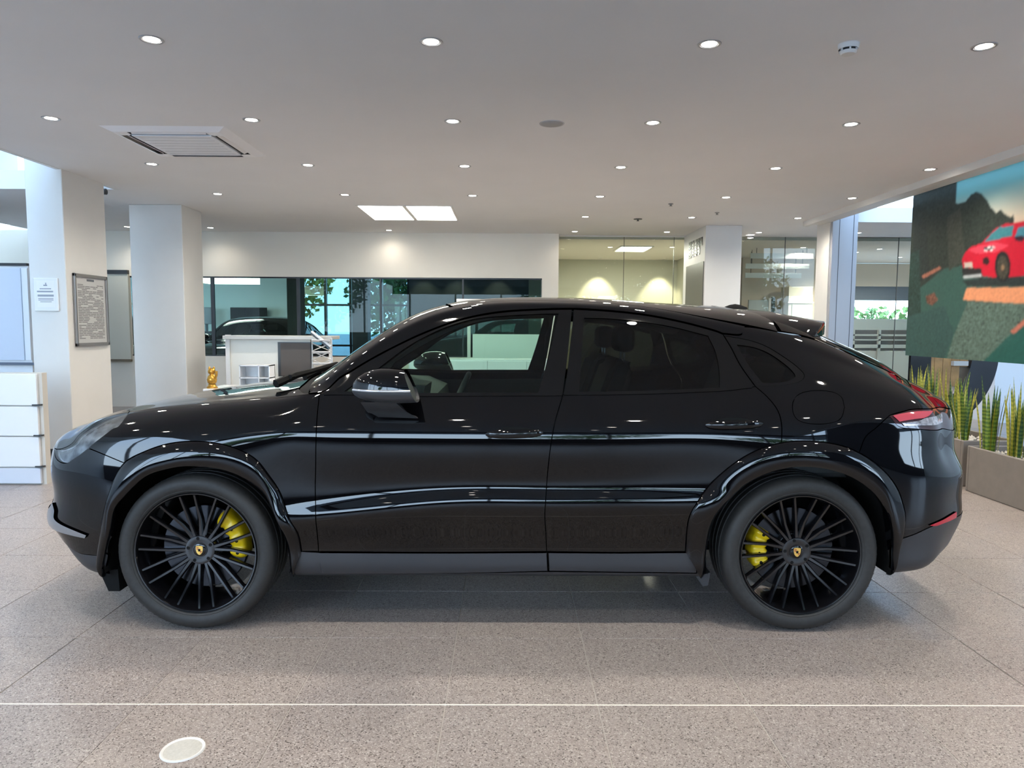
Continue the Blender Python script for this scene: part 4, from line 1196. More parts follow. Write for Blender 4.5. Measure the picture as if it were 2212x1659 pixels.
def inset(P, d):
    """move a loop inwards by d metres (negative: outwards), measured on the real surface"""
    if abs(d) < 1e-9: return P
    q = st2uv(P)
    e = 1e-2
    q2 = st2uv(P + np.array((e, 0))); q3 = st2uv(P + np.array((0, e)))
    ms = np.linalg.norm(S(q2[:, 0], q2[:, 1]) - S(q[:, 0], q[:, 1]), axis=1) / e
    mt = np.linalg.norm(S(q3[:, 0], q3[:, 1]) - S(q[:, 0], q[:, 1]), axis=1) / e
    ms, mt = np.clip(ms, .35, 3), np.clip(mt, .35, 3)
    t = np.roll(P, -1, axis=0) - np.roll(P, 1, axis=0)
    t = t * np.stack([ms, mt], 1)
    n = np.stack([-t[:, 1], t[:, 0]], 1)
    n /= np.maximum(np.linalg.norm(n, axis=1, keepdims=True), 1e-9)
    if area2(P) < 0: n = -n
    return P + d * n / np.stack([ms, mt], 1)

def sheet(P, holes=(), step=0.022, off=0.0, flange=0.02, name='panel', side=1, material=None, parent=None, gap=0.0022, holegap=0.0):
    """a skin panel of the body bounded by loop P (sheet coordinates), returns object"""
    P = inset(P, gap)
    holes = [inset(h, holegap) for h in holes]
    lo, hi = P.min(0), P.max(0)
    gx = np.arange(lo[0], hi[0], step); gy = np.arange(lo[1], hi[1], step * 0.8)
    A = np.stack([a.ravel() for a in np.meshgrid(gx, gy, indexing='ij')], 1)
    A = A[inside(A, P)]
    edges_all = [P] + list(holes)
    for h in holes: A = A[~inside(A, h)]
    if len(A):
        B = np.vstack(edges_all)
        keep = np.ones(len(A), bool)
        for c in range(0, len(A), 2000):
            d = ((A[c:c + 2000, None, :] - B[None]) ** 2).sum(-1).min(1)
            keep[c:c + 2000] = d > (0.45 * step) ** 2
        A = A[keep]
    pts, ed = [], []
    for L in edges_all:
        k = len(pts)
        pts += [tuple(q) for q in L]
        ed += [(k + i, k + (i + 1) % len(L)) for i in range(len(L))]
    nb = len(pts)
    pts += [tuple(q) for q in A]
    vo, eo, fo, *_ = delaunay_2d_cdt([Vector(q) for q in pts], ed, [], 0, 1e-6)
    V = np.array([tuple(q) for q in vo])
    Fc = np.array([f for f in fo if len(f) == 3])
    C = V[Fc].mean(1)
    ok = inside(C, P)
    for h in holes: ok &= ~inside(C, h)
    Fc = Fc[ok]
    q = st2uv(V)
    X = S(q[:, 0], q[:, 1]); N = SN(q[:, 0], q[:, 1])
    X = X + N * off
    # orientation: make faces agree with N
    fn = np.cross(X[Fc[:, 1]] - X[Fc[:, 0]], X[Fc[:, 2]] - X[Fc[:, 0]])
    flip = (fn * N[Fc[:, 0]]).sum(1) < 0
    Fc[flip] = Fc[flip][:, ::-1]
    verts = [tuple(p) for p in X]; norms = [tuple(n) for n in N]; faces = [tuple(int(i) for i in f) for f in Fc]
    # return flange
    if flange > 0:
        for L in edges_all:
            qq = st2uv(np.asarray(L)); XX = S(qq[:, 0], qq[:, 1]); NN = SN(qq[:, 0], qq[:, 1])
            XX = XX + NN * off
            k = len(verts); n = len(L)
            cen_t = np.roll(XX, -1, axis=0) - np.roll(XX, 1, axis=0)
            sd = np.cross(cen_t, NN); sd /= np.maximum(np.linalg.norm(sd, axis=1, keepdims=True), 1e-9)
            verts += [tuple(p) for p in XX] + [tuple(p) for p in XX - NN * flange]
            norms += [tuple(s) for s in sd] * 2
            for i in range(n):
                j = (i + 1) % n
                faces.append((k + i, k + j, k + n + j, k + n + i))
    vv = np.array(verts); nn = np.array(norms)
    # car space (x, lateral, z) -> local (x, y, z): near side is -y
    vv[:, 1] *= -side; nn[:, 1] *= -side
    if side == 1: faces = [f[::-1] for f in faces]
    me = bpy.data.meshes.new(name)
    me.from_pydata([tuple(p) for p in vv], [], faces)
    me.materials.append(material)
    if off > -.025:                      # cabin linings stay plain
        me.polygons.foreach_set('use_smooth', [True] * len(me.polygons))
        me.normals_split_custom_set_from_vertices([tuple(n) for n in nn])
    o = bpy.data.objects.new(name, me)
    COL.objects.link(o)
    o.parent = parent if parent is not None else CAR
    return o

# ---------------------------------------------------------------- shared lines of the side elevation
c_fr_door = curve((690, 851), (686, 890), (683, 940), (682, 1000), (681, 1060), (682, 1120), (688, 1191))
c_b_seam = curve((1216, 852), (1208, 880), (1198, 915), (1190, 960), (1184, 1010), (1180, 1060), (1177, 1110), (1179, 1150), (1181, 1191))
c_r_door_top = curve((1600, 790), (1625, 825), (1655, 855), (1679, 885), (1688, 915), (1688, 956))
c_belt_f = curve((690, 851), (860, 853), (1040, 853), (1216, 852))
c_belt_r = curve((1216, 852), (1330, 851), (1450, 848), (1560, 843), (1632, 835))
A_F_OUT = [(652, 1191), (640, 1145), (614, 1086), (580, 1025), (545, 986), (490, 962), (430, 953), (370, 957), (315, 974), (268, 1000), (243, 1044), (225, 1100), (216, 1150), (211, 1200)]
A_F_IN = [(634, 1252), (625, 1195), (608, 1140), (580, 1082), (540, 1040), (490, 1016), (430, 1007), (370, 1011), (314, 1030), (268, 1074), (243, 1126), (232, 1185), (229, 1243)]
A_R_OUT = [(1480, 1191), (1488, 1119), (1514, 1072), (1552, 1028), (1600, 991), (1648, 967), (1704, 954), (1760, 953), (1816, 962), (1858, 979), (1900, 1008), (1932, 1044), (1950, 1085), (1956, 1125), (1945, 1164)]
A_R_IN = [(1517, 1252), (1525, 1190), (1544, 1116), (1592, 1060), (1648, 1026), (1704, 1010), (1760, 1009), (1816, 1021), (1864, 1046), (1900, 1082), (1920, 1125), (1926, 1175), (1914, 1238)]
c_afo, c_afi = curve(*A_F_OUT), curve(*A_F_IN)
c_aro, c_ari = curve(*A_R_OUT), curve(*A_R_IN)
def part_of(c, a, b):
    """piece of curve c between the points nearest to a and b"""
    a, b = uv2st(pt(a)[None])[0], uv2st(pt(b)[None])[0]
    ia, ib = int(np.argmin(((c - a) ** 2).sum(1))), int(np.argmin(((c - b) ** 2).sum(1)))
    return c[ia:ib + 1] if ia <= ib else c[ib:ia + 1][::-1]
def V_at(j, px, py):                       # point at station j with the height parameter seen at (px,py)
    o = J(j, 0); o.p = np.array((float(U_of(j)), uv(px, py)[1])); return o

HOODV = 8.35
# headlight
HL = [(135, 1000), (150, 962), (172, 938), (205, 915), (245, 897), (281, 887), (268, 905), (240, 928), (205, 955), (190, 968), (160, 990)]
for side in (1, -1):
    near = side == 1
    K = dict(side=side)
    # --- front fender
    seam_b = curve((190, 968), (225, 982), (268, 1000))
    hood_edge = curve((281, 887), J(5.2, 8.85), J(6, 8.6), J(7, 8.4), J(8.0, 8.3), J(8.6, 8.15), (690, 851), k=6)
    f_out = loop(hood_edge, c_fr_door, curve((688, 1191), (652, 1191)), part_of(c_afo, (652, 1191), (268, 1000)), seam_b[::-1],
                 curve((190, 968), (205, 955), (240, 928), (268, 905), (281, 887)))
    sheet(f_out, name='front_fender', material=M_paint, **K)
    # --- front bumper
    nose = curve(J(0, 7.2), J(1, 7.1), J(1.8, 6.85), J(2.4, 6.5))
    b_out = loop(seam_b, part_of(c_afo, (268, 1000), (211, 1200)), curve((211, 1200), (190, 1199), (172, 1196)), curve((172, 1196), V_at(2, 150, 1180), V_at(1, 150, 1180), V_at(0, 150, 1180)),
                 curve(V_at(0, 150, 1180), J(0, 4), J(0, 6), J(0, 7.2)), nose, curve(J(2.4, 6.5), (135, 1000), (160, 990), (190, 968)))
    sheet(b_out, name='front_bumper', material=M_paint, **K)
    ch = loop(curve((211, 1200), (190, 1199), (172, 1196)), curve((172, 1196), V_at(2, 150, 1180), V_at(1, 150, 1180), V_at(0, 150, 1180)), curve(V_at(0, 150, 1180), J(0, .15)),
              curve(J(0, .15), J(1, .15), J(2, .15), J(3, .15), J(4, .15), J(4.6, .15)), curve(J(4.6, .15), (229, 1243)), curve((229, 1243), (232, 1200), (211, 1200)))
    sheet(ch, name='front_lower_trim', material=M_satin, off=-.004, **K)
    # --- headlight
    hlp = loop(curve(J(2.4, 6.5), *HL[1:6]), curve(*HL[5:10]), curve((190, 968), (160, 990), (135, 1000), J(2.4, 6.5)))
    h = sheet(hlp, name='headlight', material=mat('headlight_inner', (0.55, 0.57, 0.60), rough=0.22, metal=0.7, vary=0.6, scale=22), off=-.012, **K)
    sheet(hlp, name='headlight_lens', material=glass('lens_glass', (0.85, 0.88, 0.9)), flange=0, parent=h, **K)
    # --- hood (half)
    ho = loop(hood_edge[:-7], curve(J(8.35, 8.6), J(8.05, 9.4), J(7.75, 10.5), J(7.55, 12), J(7.5, 13)), curve(J(7.5, 13), J(5, 13), J(3, 13), J(1.6, 13), J(.15, 13)), curve(J(.15, 13), J(.06, 10), J(0, 7.2)),
              nose, curve(J(2.4, 6.5), (150, 962), (172, 938), (205, 915), (245, 897), (281, 887)))
    sheet(ho, name='hood', material=M_paint, step=.03, **K)
    # --- front door
    fd = loop(c_belt_f, c_b_seam, curve((1181, 1191), (940, 1193), (688, 1191)), c_fr_door[::-1])
    d1 = sheet(fd, name='front_door', material=M_paint, **K)
    cl = loop(curve((688, 1193), (940, 1194), (1181, 1193)), curve((1181, 1193), (1183, 1232)), curve((1183, 1232), (940, 1237), (696, 1238)), curve((696, 1238), (688, 1193)))
    sheet(cl, name='door_cladding', material=M_satin, off=.006, parent=d1, **K)
    # window frame + glass
    fo = curve((690, 851), (724, 826), (763, 800), (850, 751), (926, 716), (1004, 689), (1080, 675), (1150, 670), (1236, 668))
    b_up = curve((1236, 668), (1230, 740), (1223, 800), (1216, 852))
    gl_f = loop(curve((738, 850), (770, 826), (812, 799), (872, 754), (945, 714), (1023, 689), (1100, 681), (1207, 677)), curve((1207, 677), (1187, 765), (1163, 848)), curve((1163, 848), (950, 851), (738, 850)))
    ff = loop(fo, b_up, c_belt_f[::-1])
    sheet(ff, holes=[gl_f], name='window_frame', material=M_gloss, parent=d1, off=-.002, **K)
    sheet(gl_f, name='side_window', material=G_front, off=-.006, flange=0, gap=0, parent=d1, **K)
    st = loop(curve((700, 854), (860, 856), (1040, 856), (1214, 855)), curve((1214, 855), (1215, 849)), curve((1215, 849), (1040, 849), (860, 849), (700, 848)), curve((700, 848), (700, 854)))
    sheet(st, name='window_sill_strip', material=M_gloss, parent=d1, off=.004, flange=.006, gap=0, **K)
    # --- rear door
    rd = loop(c_belt_r, curve((1632, 835), (1655, 855), (1679, 885), (1688, 915), (1688, 956)), part_of(c_aro, (1688, 956), (1480, 1191)), curve((1480, 1191), (1330, 1193), (1181, 1191)), c_b_seam[::-1])
    d2 = sheet(rd, name='rear_door', material=M_paint, **K)
    cl = loop(curve((1184, 1193), (1340, 1194), (1482, 1193)), curve((1482, 1193), (1513, 1192)), curve((1513, 1192), (1503, 1236)), curve((1503, 1236), (1340, 1234), (1186, 1232)), curve((1186, 1232), (1184, 1193)))
    sheet(cl, name='door_cladding', material=M_satin, off=.006, parent=d2, **K)
    ro = curve((1239, 668), (1310, 672), (1400, 682), (1480, 698), (1540, 714), (1562, 722))
    gl_r = loop(curve((1262, 686), (1320, 688), (1390, 695), (1460, 707), (1530, 725)), curve((1530, 725), (1546, 760), (1554, 800), (1555, 838)), curve((1555, 838), (1450, 842), (1350, 845), (1251, 846)), curve((1251, 846), (1256, 770), (1262, 686)))
    rf = loop(ro, curve((1562, 722), (1580, 752), (1600, 790), (1632, 835)), c_belt_r[::-1], curve((1217, 852), (1225, 800), (1232, 740), (1239, 668)))
    sheet(rf, holes=[gl_r], name='window_frame', material=M_gloss, parent=d2, off=-.002, **K)
    sheet(gl_r, name='side_window', material=G_dark, off=-.006, flange=0, gap=0, parent=d2, **K)
    st = loop(curve((1218, 854), (1330, 853), (1450, 850), (1560, 845), (1625, 838)), curve((1625, 838), (1622, 832)), curve((1622, 832), (1560, 838), (1450, 843), (1330, 846), (1219, 848)), curve((1219, 848), (1218, 854)))
    sheet(st, name='window_sill_strip', material=M_gloss, parent=d2, off=.004, flange=.006, gap=0, **K)
    # --- rear quarter with its window
    tl = [(1921, 898), (1950, 889), (1985, 883), (2031, 879)]
    q_top = curve((1562, 722), (1600, 724), J(14.5, 10.55), J(15, 10.75), J(15.5, 10.95), J(16.3, 11.0), J(17, 11.0), J(17.8, 10.6), J(18.4, 9.8), (2031, 879), k=6)
    qw_o = loop(curve((1566, 725), (1620, 735), (1660, 750), (1700, 775), (1728, 797), (1738, 812), (1728, 824), (1700, 831), (1665, 834), (1638, 834)), curve((1638, 834), (1603, 790), (1582, 752), (1566, 725)))
    qwg = loop(curve((1592, 744), (1630, 750), (1664, 764), (1697, 787), (1716, 806), (1716, 816), (1697, 824), (1668, 827), (1647, 826)), curve((1647, 826), (1622, 795), (1605, 768), (1592, 744)))
    fuel = loop(smooth_open([(0, 0)] * 1 + [(0, 0)], 1)) if False else None
    ang = np.linspace(0, 2 * np.pi, 13)[:-1]
    fl = [(1768 + 57 * np.sign(np.cos(a)) * abs(np.cos(a)) ** .8, 880 + 37 * np.sign(np.sin(a)) * abs(np.sin(a)) ** .8) for a in ang]
    fuel = loop(curve(*fl, fl[0]))
    ro_q = curve((1562, 722), (1580, 752), (1600, 790), (1632, 835))
    q_out = loop(q_top, curve(*tl[::-1]), curve((1921, 898), (1895, 922), (1869, 945), (1856, 977)), part_of(c_aro, (1856, 977), (1688, 956)), curve((1688, 956), (1688, 915), (1679, 885), (1655, 855), (1632, 835)), ro_q[::-1])
    qp = sheet(q_out, holes=[qw_o, fuel], name='rear_quarter_panel', material=M_paint, **K)
    sheet(qw_o, holes=[qwg], name='quarter_window_trim', material=M_gloss, parent=qp, off=-.002, gap=.0015, **K)
    sheet(qwg, name='quarter_window', material=G_dark, off=-.006, flange=0, gap=0, parent=qp, **K)
    sheet(fuel, name='fuel_door', material=M_paint, parent=qp, gap=.003, **K)
    # --- roof rail / pillar frame
    rr = loop(curve((693, 848), (724, 824), (763, 798), (850, 749), (926, 714), (1004, 687), (1080, 673), (1150, 668), (1236, 666), (1310, 670), (1400, 680), (1480, 696), (1540, 712), (1562, 720)),
              curve((1562, 720), (1600, 722), J(14.5, 10.55)), curve(J(14.5, 10.6), J(14, 10.72), J(13, 11), J(12, 11.05), J(11, 11.1), J(10, 11.1), J(9.4, 11.05), J(9, 10.8), J(8.6, 10), J(8.45, 8.6)), curve(J(8.45, 8.6), (693, 848)))
    sheet(rr, name='roof_rail', material=M_paint, off=.001, **K)
    sheet(rr, name='pillar_trim', material=M_lining, off=-.03, flange=0, step=.05, **K)
    # --- windscreen, roof, rear glass, tailgate (halves)
    ws = loop(curve(J(8.5, 9.0), J(8.62, 10), J(9.02, 10.85), J(9.4, 11.1), J(10, 11.15), J(10.75, 11.15)), curve(J(10.75, 11.15), J(10.6, 12), J(10.5, 13)), curve(J(10.5, 13), J(9, 13), J(8.05, 13)), curve(J(8.05, 13), J(8.1, 11.5), J(8.3, 10), J(8.5, 9.0)))
    sheet(ws, name='windscreen', material=G_front, off=-.003, flange=0, **K)
    rfp = loop(curve(J(10.78, 11.15), J(12, 11.1), J(13, 11.05), J(14, 10.8), J(14.9, 10.75)), curve(J(14.9, 10.75), J(14.95, 12), J(15, 13)), curve(J(15, 13), J(13, 13), J(10.53, 13)), curve(J(10.53, 13), J(10.63, 12), J(10.78, 11.15)))
    sheet(rfp, name='roof', material=M_gloss, step=.03, **K)
    rg = loop(curve(J(14.95, 10.85), J(15.5, 11.05), J(16.3, 11.1), J(17, 11.1), J(17.75, 10.9)), curve(J(17.75, 10.9), J(18.3, 12), J(18.4, 13)), curve(J(18.4, 13), J(16, 13), J(15.02, 13)), curve(J(15.02, 13), J(14.97, 12), J(14.95, 10.85)))
    sheet(rg, name='rear_window', material=G_dark, flange=0, **K)
    # --- tailgate lid and rear bumper
    tb = J(18, 0); 
    tg = loop(curve(J(17.8, 10.75), J(18.35, 12), J(18.45, 13)), curve(J(18.45, 13), J(20, 13), J(21, 13)), curve(J(21, 13), J(21, 9), J(21, 8.6)), curve(J(21, 8.6), J(20, 8.6), V_at(19, 2037, 884)), curve(V_at(19, 2037, 884), (2031, 879)), curve((2031, 879), J(18.4, 9.8), J(17.8, 10.75)))
    sheet(tg, name='tailgate', material=M_paint, **K)
    lampb = curve((1921, 898), (1944, 922), (1985, 927), (2036, 926))
    lp = loop(curve(*tl), curve((2031, 879), V_at(19, 2037, 884), J(20, 8.58), J(21, 8.58)), curve(J(21, 8.58), J(21, 7.9)), curve(J(21, 7.9), J(20, 7.9), V_at(19, 2036, 926), (2036, 926)), lampb[::-1])
    t_ = sheet(lp, name='tail_light', material=mat('lamp_smoke', (.035, .012, .014), rough=.05, spec=.6), off=-.003, **K)
    rl = loop(curve((1929, 898), (1955, 892), (1990, 888), (2016, 887)), curve((2016, 887), (2008, 897), (1996, 903)), curve((1996, 903), (1965, 907), (1943, 911)), curve((1943, 911), (1929, 898)))
    sheet(rl, name='red_lens', material=M_lamp, off=.0008, flange=.003, gap=0, parent=t_, **K)
    stp = loop(curve((1948, 914), (1985, 909), (2005, 902), (2034, 893)), curve((2034, 893), (2036, 912)), curve((2036, 912), (1990, 919), (1954, 920)), curve((1954, 920), (1948, 914)))
    sheet(stp, name='clear_strip', material=M_clear, off=.0015, flange=.004, gap=0, parent=t_, **K)
    lowtop = curve((1945, 1164), (1975, 1154), (2005, 1140), (2035, 1128), (2062, 1118))
    rb = loop(curve((1856, 977), (1869, 945), (1895, 922), (1921, 898)), lampb, curve((2036, 926), V_at(19, 2036, 926), J(20, 7.85), J(21, 7.85)), curve(J(21, 7.85), J(21, 5), V_at(21, 2060, 1122)),
              curve(V_at(21, 2060, 1122), V_at(20, 2060, 1122), V_at(19, 2062, 1118), (2062, 1118)), lowtop[::-1], part_of(c_aro, (1945, 1164), (1856, 977)))
    sheet(rb, name='rear_bumper', material=M_paint, **K)
    lt = loop(lowtop, curve((2062, 1118), V_at(19, 2062, 1118), V_at(20, 2060, 1122), V_at(21, 2060, 1122)), curve(V_at(21, 2060, 1122), J(21, .2)), curve(J(21, .2), J(20, .2), J(19, .2), J(18, .2), J(17, .2), J(16.5, .2)), curve(J(16.5, .2), (1914, 1238)), curve((1914, 1238), (1926, 1178), (1945, 1164)))
    r_ = sheet(lt, name='rear_lower_trim', material=M_satin, off=.002, **K)
    rfx = loop(curve((2006, 1134), (2030, 1124), (2050, 1113), (2063, 1105)), curve((2063, 1105), (2063, 1117)), curve((2063, 1117), (2040, 1128), (2020, 1135), (2006, 1134)))
    sheet(rfx, name='rear_reflector', material=M_refl, off=.007, flange=.01, gap=0, **K)
    # --- sill
    sk = loop(curve((652, 1191), (690, 1193)), curve((690, 1193), (697, 1239)), curve((697, 1239), (940, 1238), (1183, 1234)), curve((1183, 1234), (1340, 1236), (1505, 1238)), curve((1505, 1238), (1516, 1192)), curve((1516, 1192), (1525, 1191)), curve((1525, 1191), (1520, 1240), (1514, 1258)),
              curve((1514, 1258), (1340, 1255), (940, 1256), (640, 1260)), curve((640, 1260), (630, 1215), (627, 1192)), curve((627, 1192), (652, 1191)))
    sheet(sk, name='side_skirt', material=M_satin, off=.002, **K)
    # --- wheel arch trims: rolled lips
    for nm, co, ci in (('wheel_arch_trim', c_afo, c_afi), ('wheel_arch_trim', c_aro, c_ari)):
        def rs(c, n=90):
            L = np.concatenate([[0], np.cumsum(np.linalg.norm(np.diff(c, axis=0), axis=1))])
            t = np.linspace(0, L[-1], n)
            return np.stack([np.interp(t, L, c[:, 0]), np.interp(t, L, c[:, 1])], 1)
        A, B = rs(co), rs(ci)
        ts = [0, .03, .10, .2, .32, .45, .58, .70, .80, .88, .94, .98, 1.0]
        rows = []
        for t in ts:
            q = st2uv(A * (1 - t) + B * t)
            X = S(q[:, 0], q[:, 1]); N = SN(q[:, 0], q[:, 1])
            hgt = .003 + .020 * (1 - (1 - min(1, t / .55)) ** 2) - .016 * max(0, (t - .70) / .30) ** 2
            if t == 0: hgt = -.006
            rows.append(X + N * hgt)
        q = st2uv(B); N = SN(q[:, 0], q[:, 1]); c0 = np.array([XF if co is c_afo else XR, 0, .37])
        last = rows[-1]
        rad = last - c0; rad[:, 1] = 0; rad /= np.linalg.norm(rad, axis=1, keepdims=True)
        rows.append(last - N * .012 + rad * .002)
        rows.append(last + np.array([0, -.10, 0]) + rad * .02)
        R = np.array(rows); R[:, :, 1] *= -side
        m, n = R.shape[:2]
        mb = MB()
        mb.add(R.reshape(-1, 3), [(a * n + b, a * n + b + 1, (a + 1) * n + b + 1, (a + 1) * n + b) for a in range(m - 1) for b in range(n - 1)])
        mb.build(nm, M_paint, CAR, smooth=50)
        # liner
        cx = c0[0]
        mb = MB()
        mb.lathe([(.455, -.93 * side), (.455, -.48 * side), (.05, -.48 * side)], n=40, axis='y', c=(cx, 0, .39), a0=-.25, a1=math.pi + .25)
        mb.build('wheel_well_liner', M_black, CAR, smooth=40)
# ---------------------------------------------------------------- front intakes and cowl (both halves)
for side in (1, -1):
    gr = loop(curve(J(0, 3.5), J(1, 3.5), J(1.9, 3.6)), curve(J(1.9, 3.6), J(1.8, 4.6)), curve(J(1.8, 4.6), J(1, 4.7), J(0, 4.7)), curve(J(0, 4.7), J(0, 3.5)))
    sheet(gr, name='front_grille', material=M_satin, off=.003, flange=.01, gap=0, side=side)
    ab = loop(curve(J(0, 3.3), J(1, 3.3), J(2, 3.35), J(2.4, 3.6), J(2.72, 3.95)), curve(J(2.72, 3.95), J(3.0, 3.7), J(3.1, 3.3), J(3.7, 3.02), J(4.1, 2.86)), curve(J(4.1, 2.86), J(4.05, 2.68)), curve(J(4.05, 2.68), J(3.3, 2.7), J(2.5, 2.75), J(1, 2.75), J(0, 2.75)), curve(J(0, 2.75), J(0, 3.3)))
    sheet(ab, name='intake_blade', material=mat('blade_glint', (.34, .37, .41), rough=.22, metal=.8), off=.010, flange=.012, gap=0, side=side)  # silver tone stands in for daylight reflected on the black gloss blade
    cw = loop(curve(J(8.42, 8.75), J(8.3, 10), J(8.1, 11.5), J(8.05, 13)), curve(J(8.05, 13), J(7.5, 13)), curve(J(7.5, 13), J(7.55, 12), J(7.75, 10.5), J(8.05, 9.4), J(8.42, 8.75)))
    sheet(cw, name='cowl', material=M_black, off=-.008, flange=.0, side=side)
    # cabin lining of the roof, door cards
    ln = loop(curve(J(9.6, 11.0), J(12, 10.9), J(14.8, 10.7)), curve(J(14.8, 10.7), J(14.9, 12), J(14.9, 13)), curve(J(14.9, 13), J(12, 13), J(10.6, 13)), curve(J(10.6, 13), J(10.4, 12), J(9.6, 11.0)))
    sheet(ln, name='roof_lining', material=M_lining, off=-.05, flange=0, step=.06, side=side)
    dc = loop(curve((700, 858), (1040, 858), (1330, 856), (1600, 850)), curve((1600, 850), (1500, 1100)), curve((1500, 1100), (1100, 1180), (700, 1180)), curve((700, 1180), (700, 858)))
    sheet(dc, name='door_card', material=M_inner, off=-.09, flange=0, step=.06, side=side)

# wipers
for y0, y1 in ((-.55, .0), (-.02, .5)):
    mb = MB()
    mb.tube([(-1.21, y0, 1.158), (-1.14, y0 + .1, 1.195), (-1.06, y1, 1.222)], [.024, .019, .010], n=6)
    mb.tube([(-1.15, y0 + .05, 1.192), (-1.04, y1 + .08, 1.232)], .013, n=6)
    mb.build('wiper', M_black, CAR, smooth=40)
# ---------------------------------------------------------------- wheels
TY = [(.287, -.112), (.291, -.124), (.298, -.133), (.304, -.1365), (.306, -.1355), (.308, -.1375), (.325, -.1425), (.342, -.1425), (.354, -.138), (.364, -.131), (.372, -.119), (.377, -.102),
      (.3785, -.085), (.3785, -.083), (.371, -.081), (.371, -.073), (.379, -.071), (.379, -.032), (.371, -.030), (.371, -.020), (.379, -.018), (.379, .018), (.371, .020), (.371, .030), (.379, .032), (.379, .071), (.371, .073), (.371, .081), (.3785, .083),
      (.377, .102), (.372, .119), (.354, .138), (.325, .1425), (.300, .136), (.287, .112)]
RIM = [(.2885, -.112), (.2925, -.122), (.2925, -.130), (.2895, -.1345), (.2845, -.1335), (.2815, -.128), (.2795, -.118), (.276, -.106), (.272, -.092), (.265, -.06), (.256, -.02), (.252, .05), (.256, .11), (.272, .124), (.288, .124)]
def spoke_mesh():
    mb = MB()
    return mb
def make_wheel(x, side, rot, cal):
    """side 1 = towards the camera. cal = (angle0, angle1) of the caliper in the outside view"""
    mb = MB(); mb.lathe(TY, n=96, axis='y')
    # shoulder blocks of the tread
    w = mb.build('wheel', M_rubber, CAR, smooth=35)
    w.location = (x, -.812 * side, .3795)
    if side < 0: w.rotation_euler = (0, 0, math.pi)
    mb = MB()
    for k in range(72):
        a = 2 * math.pi * k / 72
        for (h0, h1, sk) in ((-.119, -.087, .03), (.087, .119, -.03)):
            r0 = .3715
            c, s = math.cos(a), math.sin(a); c2, s2 = math.cos(a + sk), math.sin(a + sk); d = .011
            P = []
            for (cc, ss, h, r) in ((c, s, h0, .3725), (c2, s2, h1, .379)) if h0 < 0 else ((c, s, h0, .379), (c2, s2, h1, .3725)):
                for q in (-1, 1):
                    aa = math.atan2(ss, cc) + q * d
                    P.append((r * 1.003 * math.cos(aa), h, r * 1.003 * math.sin(aa)))
            mb.add([P[0], P[1], P[3], P[2]], [(0, 1, 2, 3)])
    t = mb.build('tread_blocks', M_rubber, w); t['kind'] = 'stuff'
    mb = MB(); mb.lathe(RIM, n=96, axis='y')
    mb.build('rim', M_wheel, w, smooth=40)
    # spokes: ten V pairs
    me = None
    for p in range(10):
        for q in (-1, 1):
            a_h = math.radians(rot + 36 * p + q * 5.2); a_r = math.radians(rot + 36 * p + q * 10.8)
            ph = np.array((.066 * math.cos(a_h), -.080, .066 * math.sin(a_h)))
            pm = np.array((.150 * math.cos(a_h * .55 + a_r * .45), -.086, .150 * math.sin(a_h * .55 + a_r * .45)))
            pr = np.array((.2775 * math.cos(a_r), -.118, .2775 * math.sin(a_r)))
            rows = []
            for P, wd, dp, d in ((ph, .0115, .040, pr - ph), (pm, .0085, .034, pr - ph), (pr, .0080, .026, pr - ph)):
                d = d.copy(); d[1] = 0; d /= np.linalg.norm(d)
                s = np.array((-d[2], 0, d[0]))
                o = np.array((0, 1, 0))
                rows += [P - s * wd * .55, P + s * wd * .55, P + s * wd + o * .007, P + s * wd * .9 + o * dp, P - s * wd * .9 + o * dp, P - s * wd + o * .007]
            mb = MB(); f = []
            for a in range(2):
                for k in range(6):
                    f.append((a * 6 + k, a * 6 + (k + 1) % 6, a * 6 + 6 + (k + 1) % 6, a * 6 + 6 + k))
            f += [tuple(range(6))[::-1], tuple(range(12, 18))]
            mb.add(rows, f)
            mb.build('spoke', M_wheel, w, smooth=30)
    mb = MB()
    mb.lathe([(.0005, -.083), (.034, -.083), (.036, -.079), (.040, -.079), (.056, -.083), (.070, -.081), (.078, -.070), (.080, -.045), (.075, -.02)], n=40, axis='y')
    mb.build('hub', M_wheel, w, smooth=35)
    for k in range(5):
        a = math.radians(rot + 72 * k + 18)
        mb = MB(); mb.lathe([(.0005, -.0835), (.0085, -.0835), (.0095, -.0815), (.0095, -.070)], n=6, axis='y', c=(.057 * math.cos(a), 0, .057 * math.sin(a)))
        mb.build('wheel_bolt', M_black, w)
    mb = MB(); mb.lathe([(.0005, -.0875), (.026, -.087), (.031, -.085), (.033, -.081), (.033, -.077)], n=32, axis='y')
    mb.build('centre_cap', M_gloss, w, smooth=35)
    # the crest on the cap: a gold shield with quartered red and black bars
    sh = [(-.0165, .020), (-.006, .0215), (0, .0225), (.006, .0215), (.0165, .020), (.0170, .004), (.0135, -.010), (.007, -.019), (0, -.0225), (-.007, -.019), (-.0135, -.010), (-.0170, .004)]
    mb = MB()
    mb.prism(sh, -.0890, -.0870, axis='y')
    for (x0, x1, z0, z1) in ((-.014, -.003, .004, .008), (-.014, -.003, .011, .015), (.003, .012, -.004, -.008), (.003, .010, -.011, -.014)):
        mb.prism([(x0, z0), (x1, z0), (x1, z1), (x0, z1)], -.0894, -.0889, axis='y', mi=1)
    mb.prism([(-.005, -.005), (.005, -.005), (.006, .006), (0, .008), (-.006, .006)], -.0897, -.0889, axis='y', mi=2)
    mb.build('crest', [M_gold, M_red, M_black], w)
    # brake
    mb = MB(); mb.lathe([(.085, -.016), (.203, -.016), (.206, -.013), (.206, .018), (.203, .02), (.085, .02)], n=64, axis='y')
    for r, n_ in ((.12, 24), (.145, 24), (.17, 24), (.19, 24)):
        pass
    mb.build('brake_disc', M_disc, w, smooth=40)
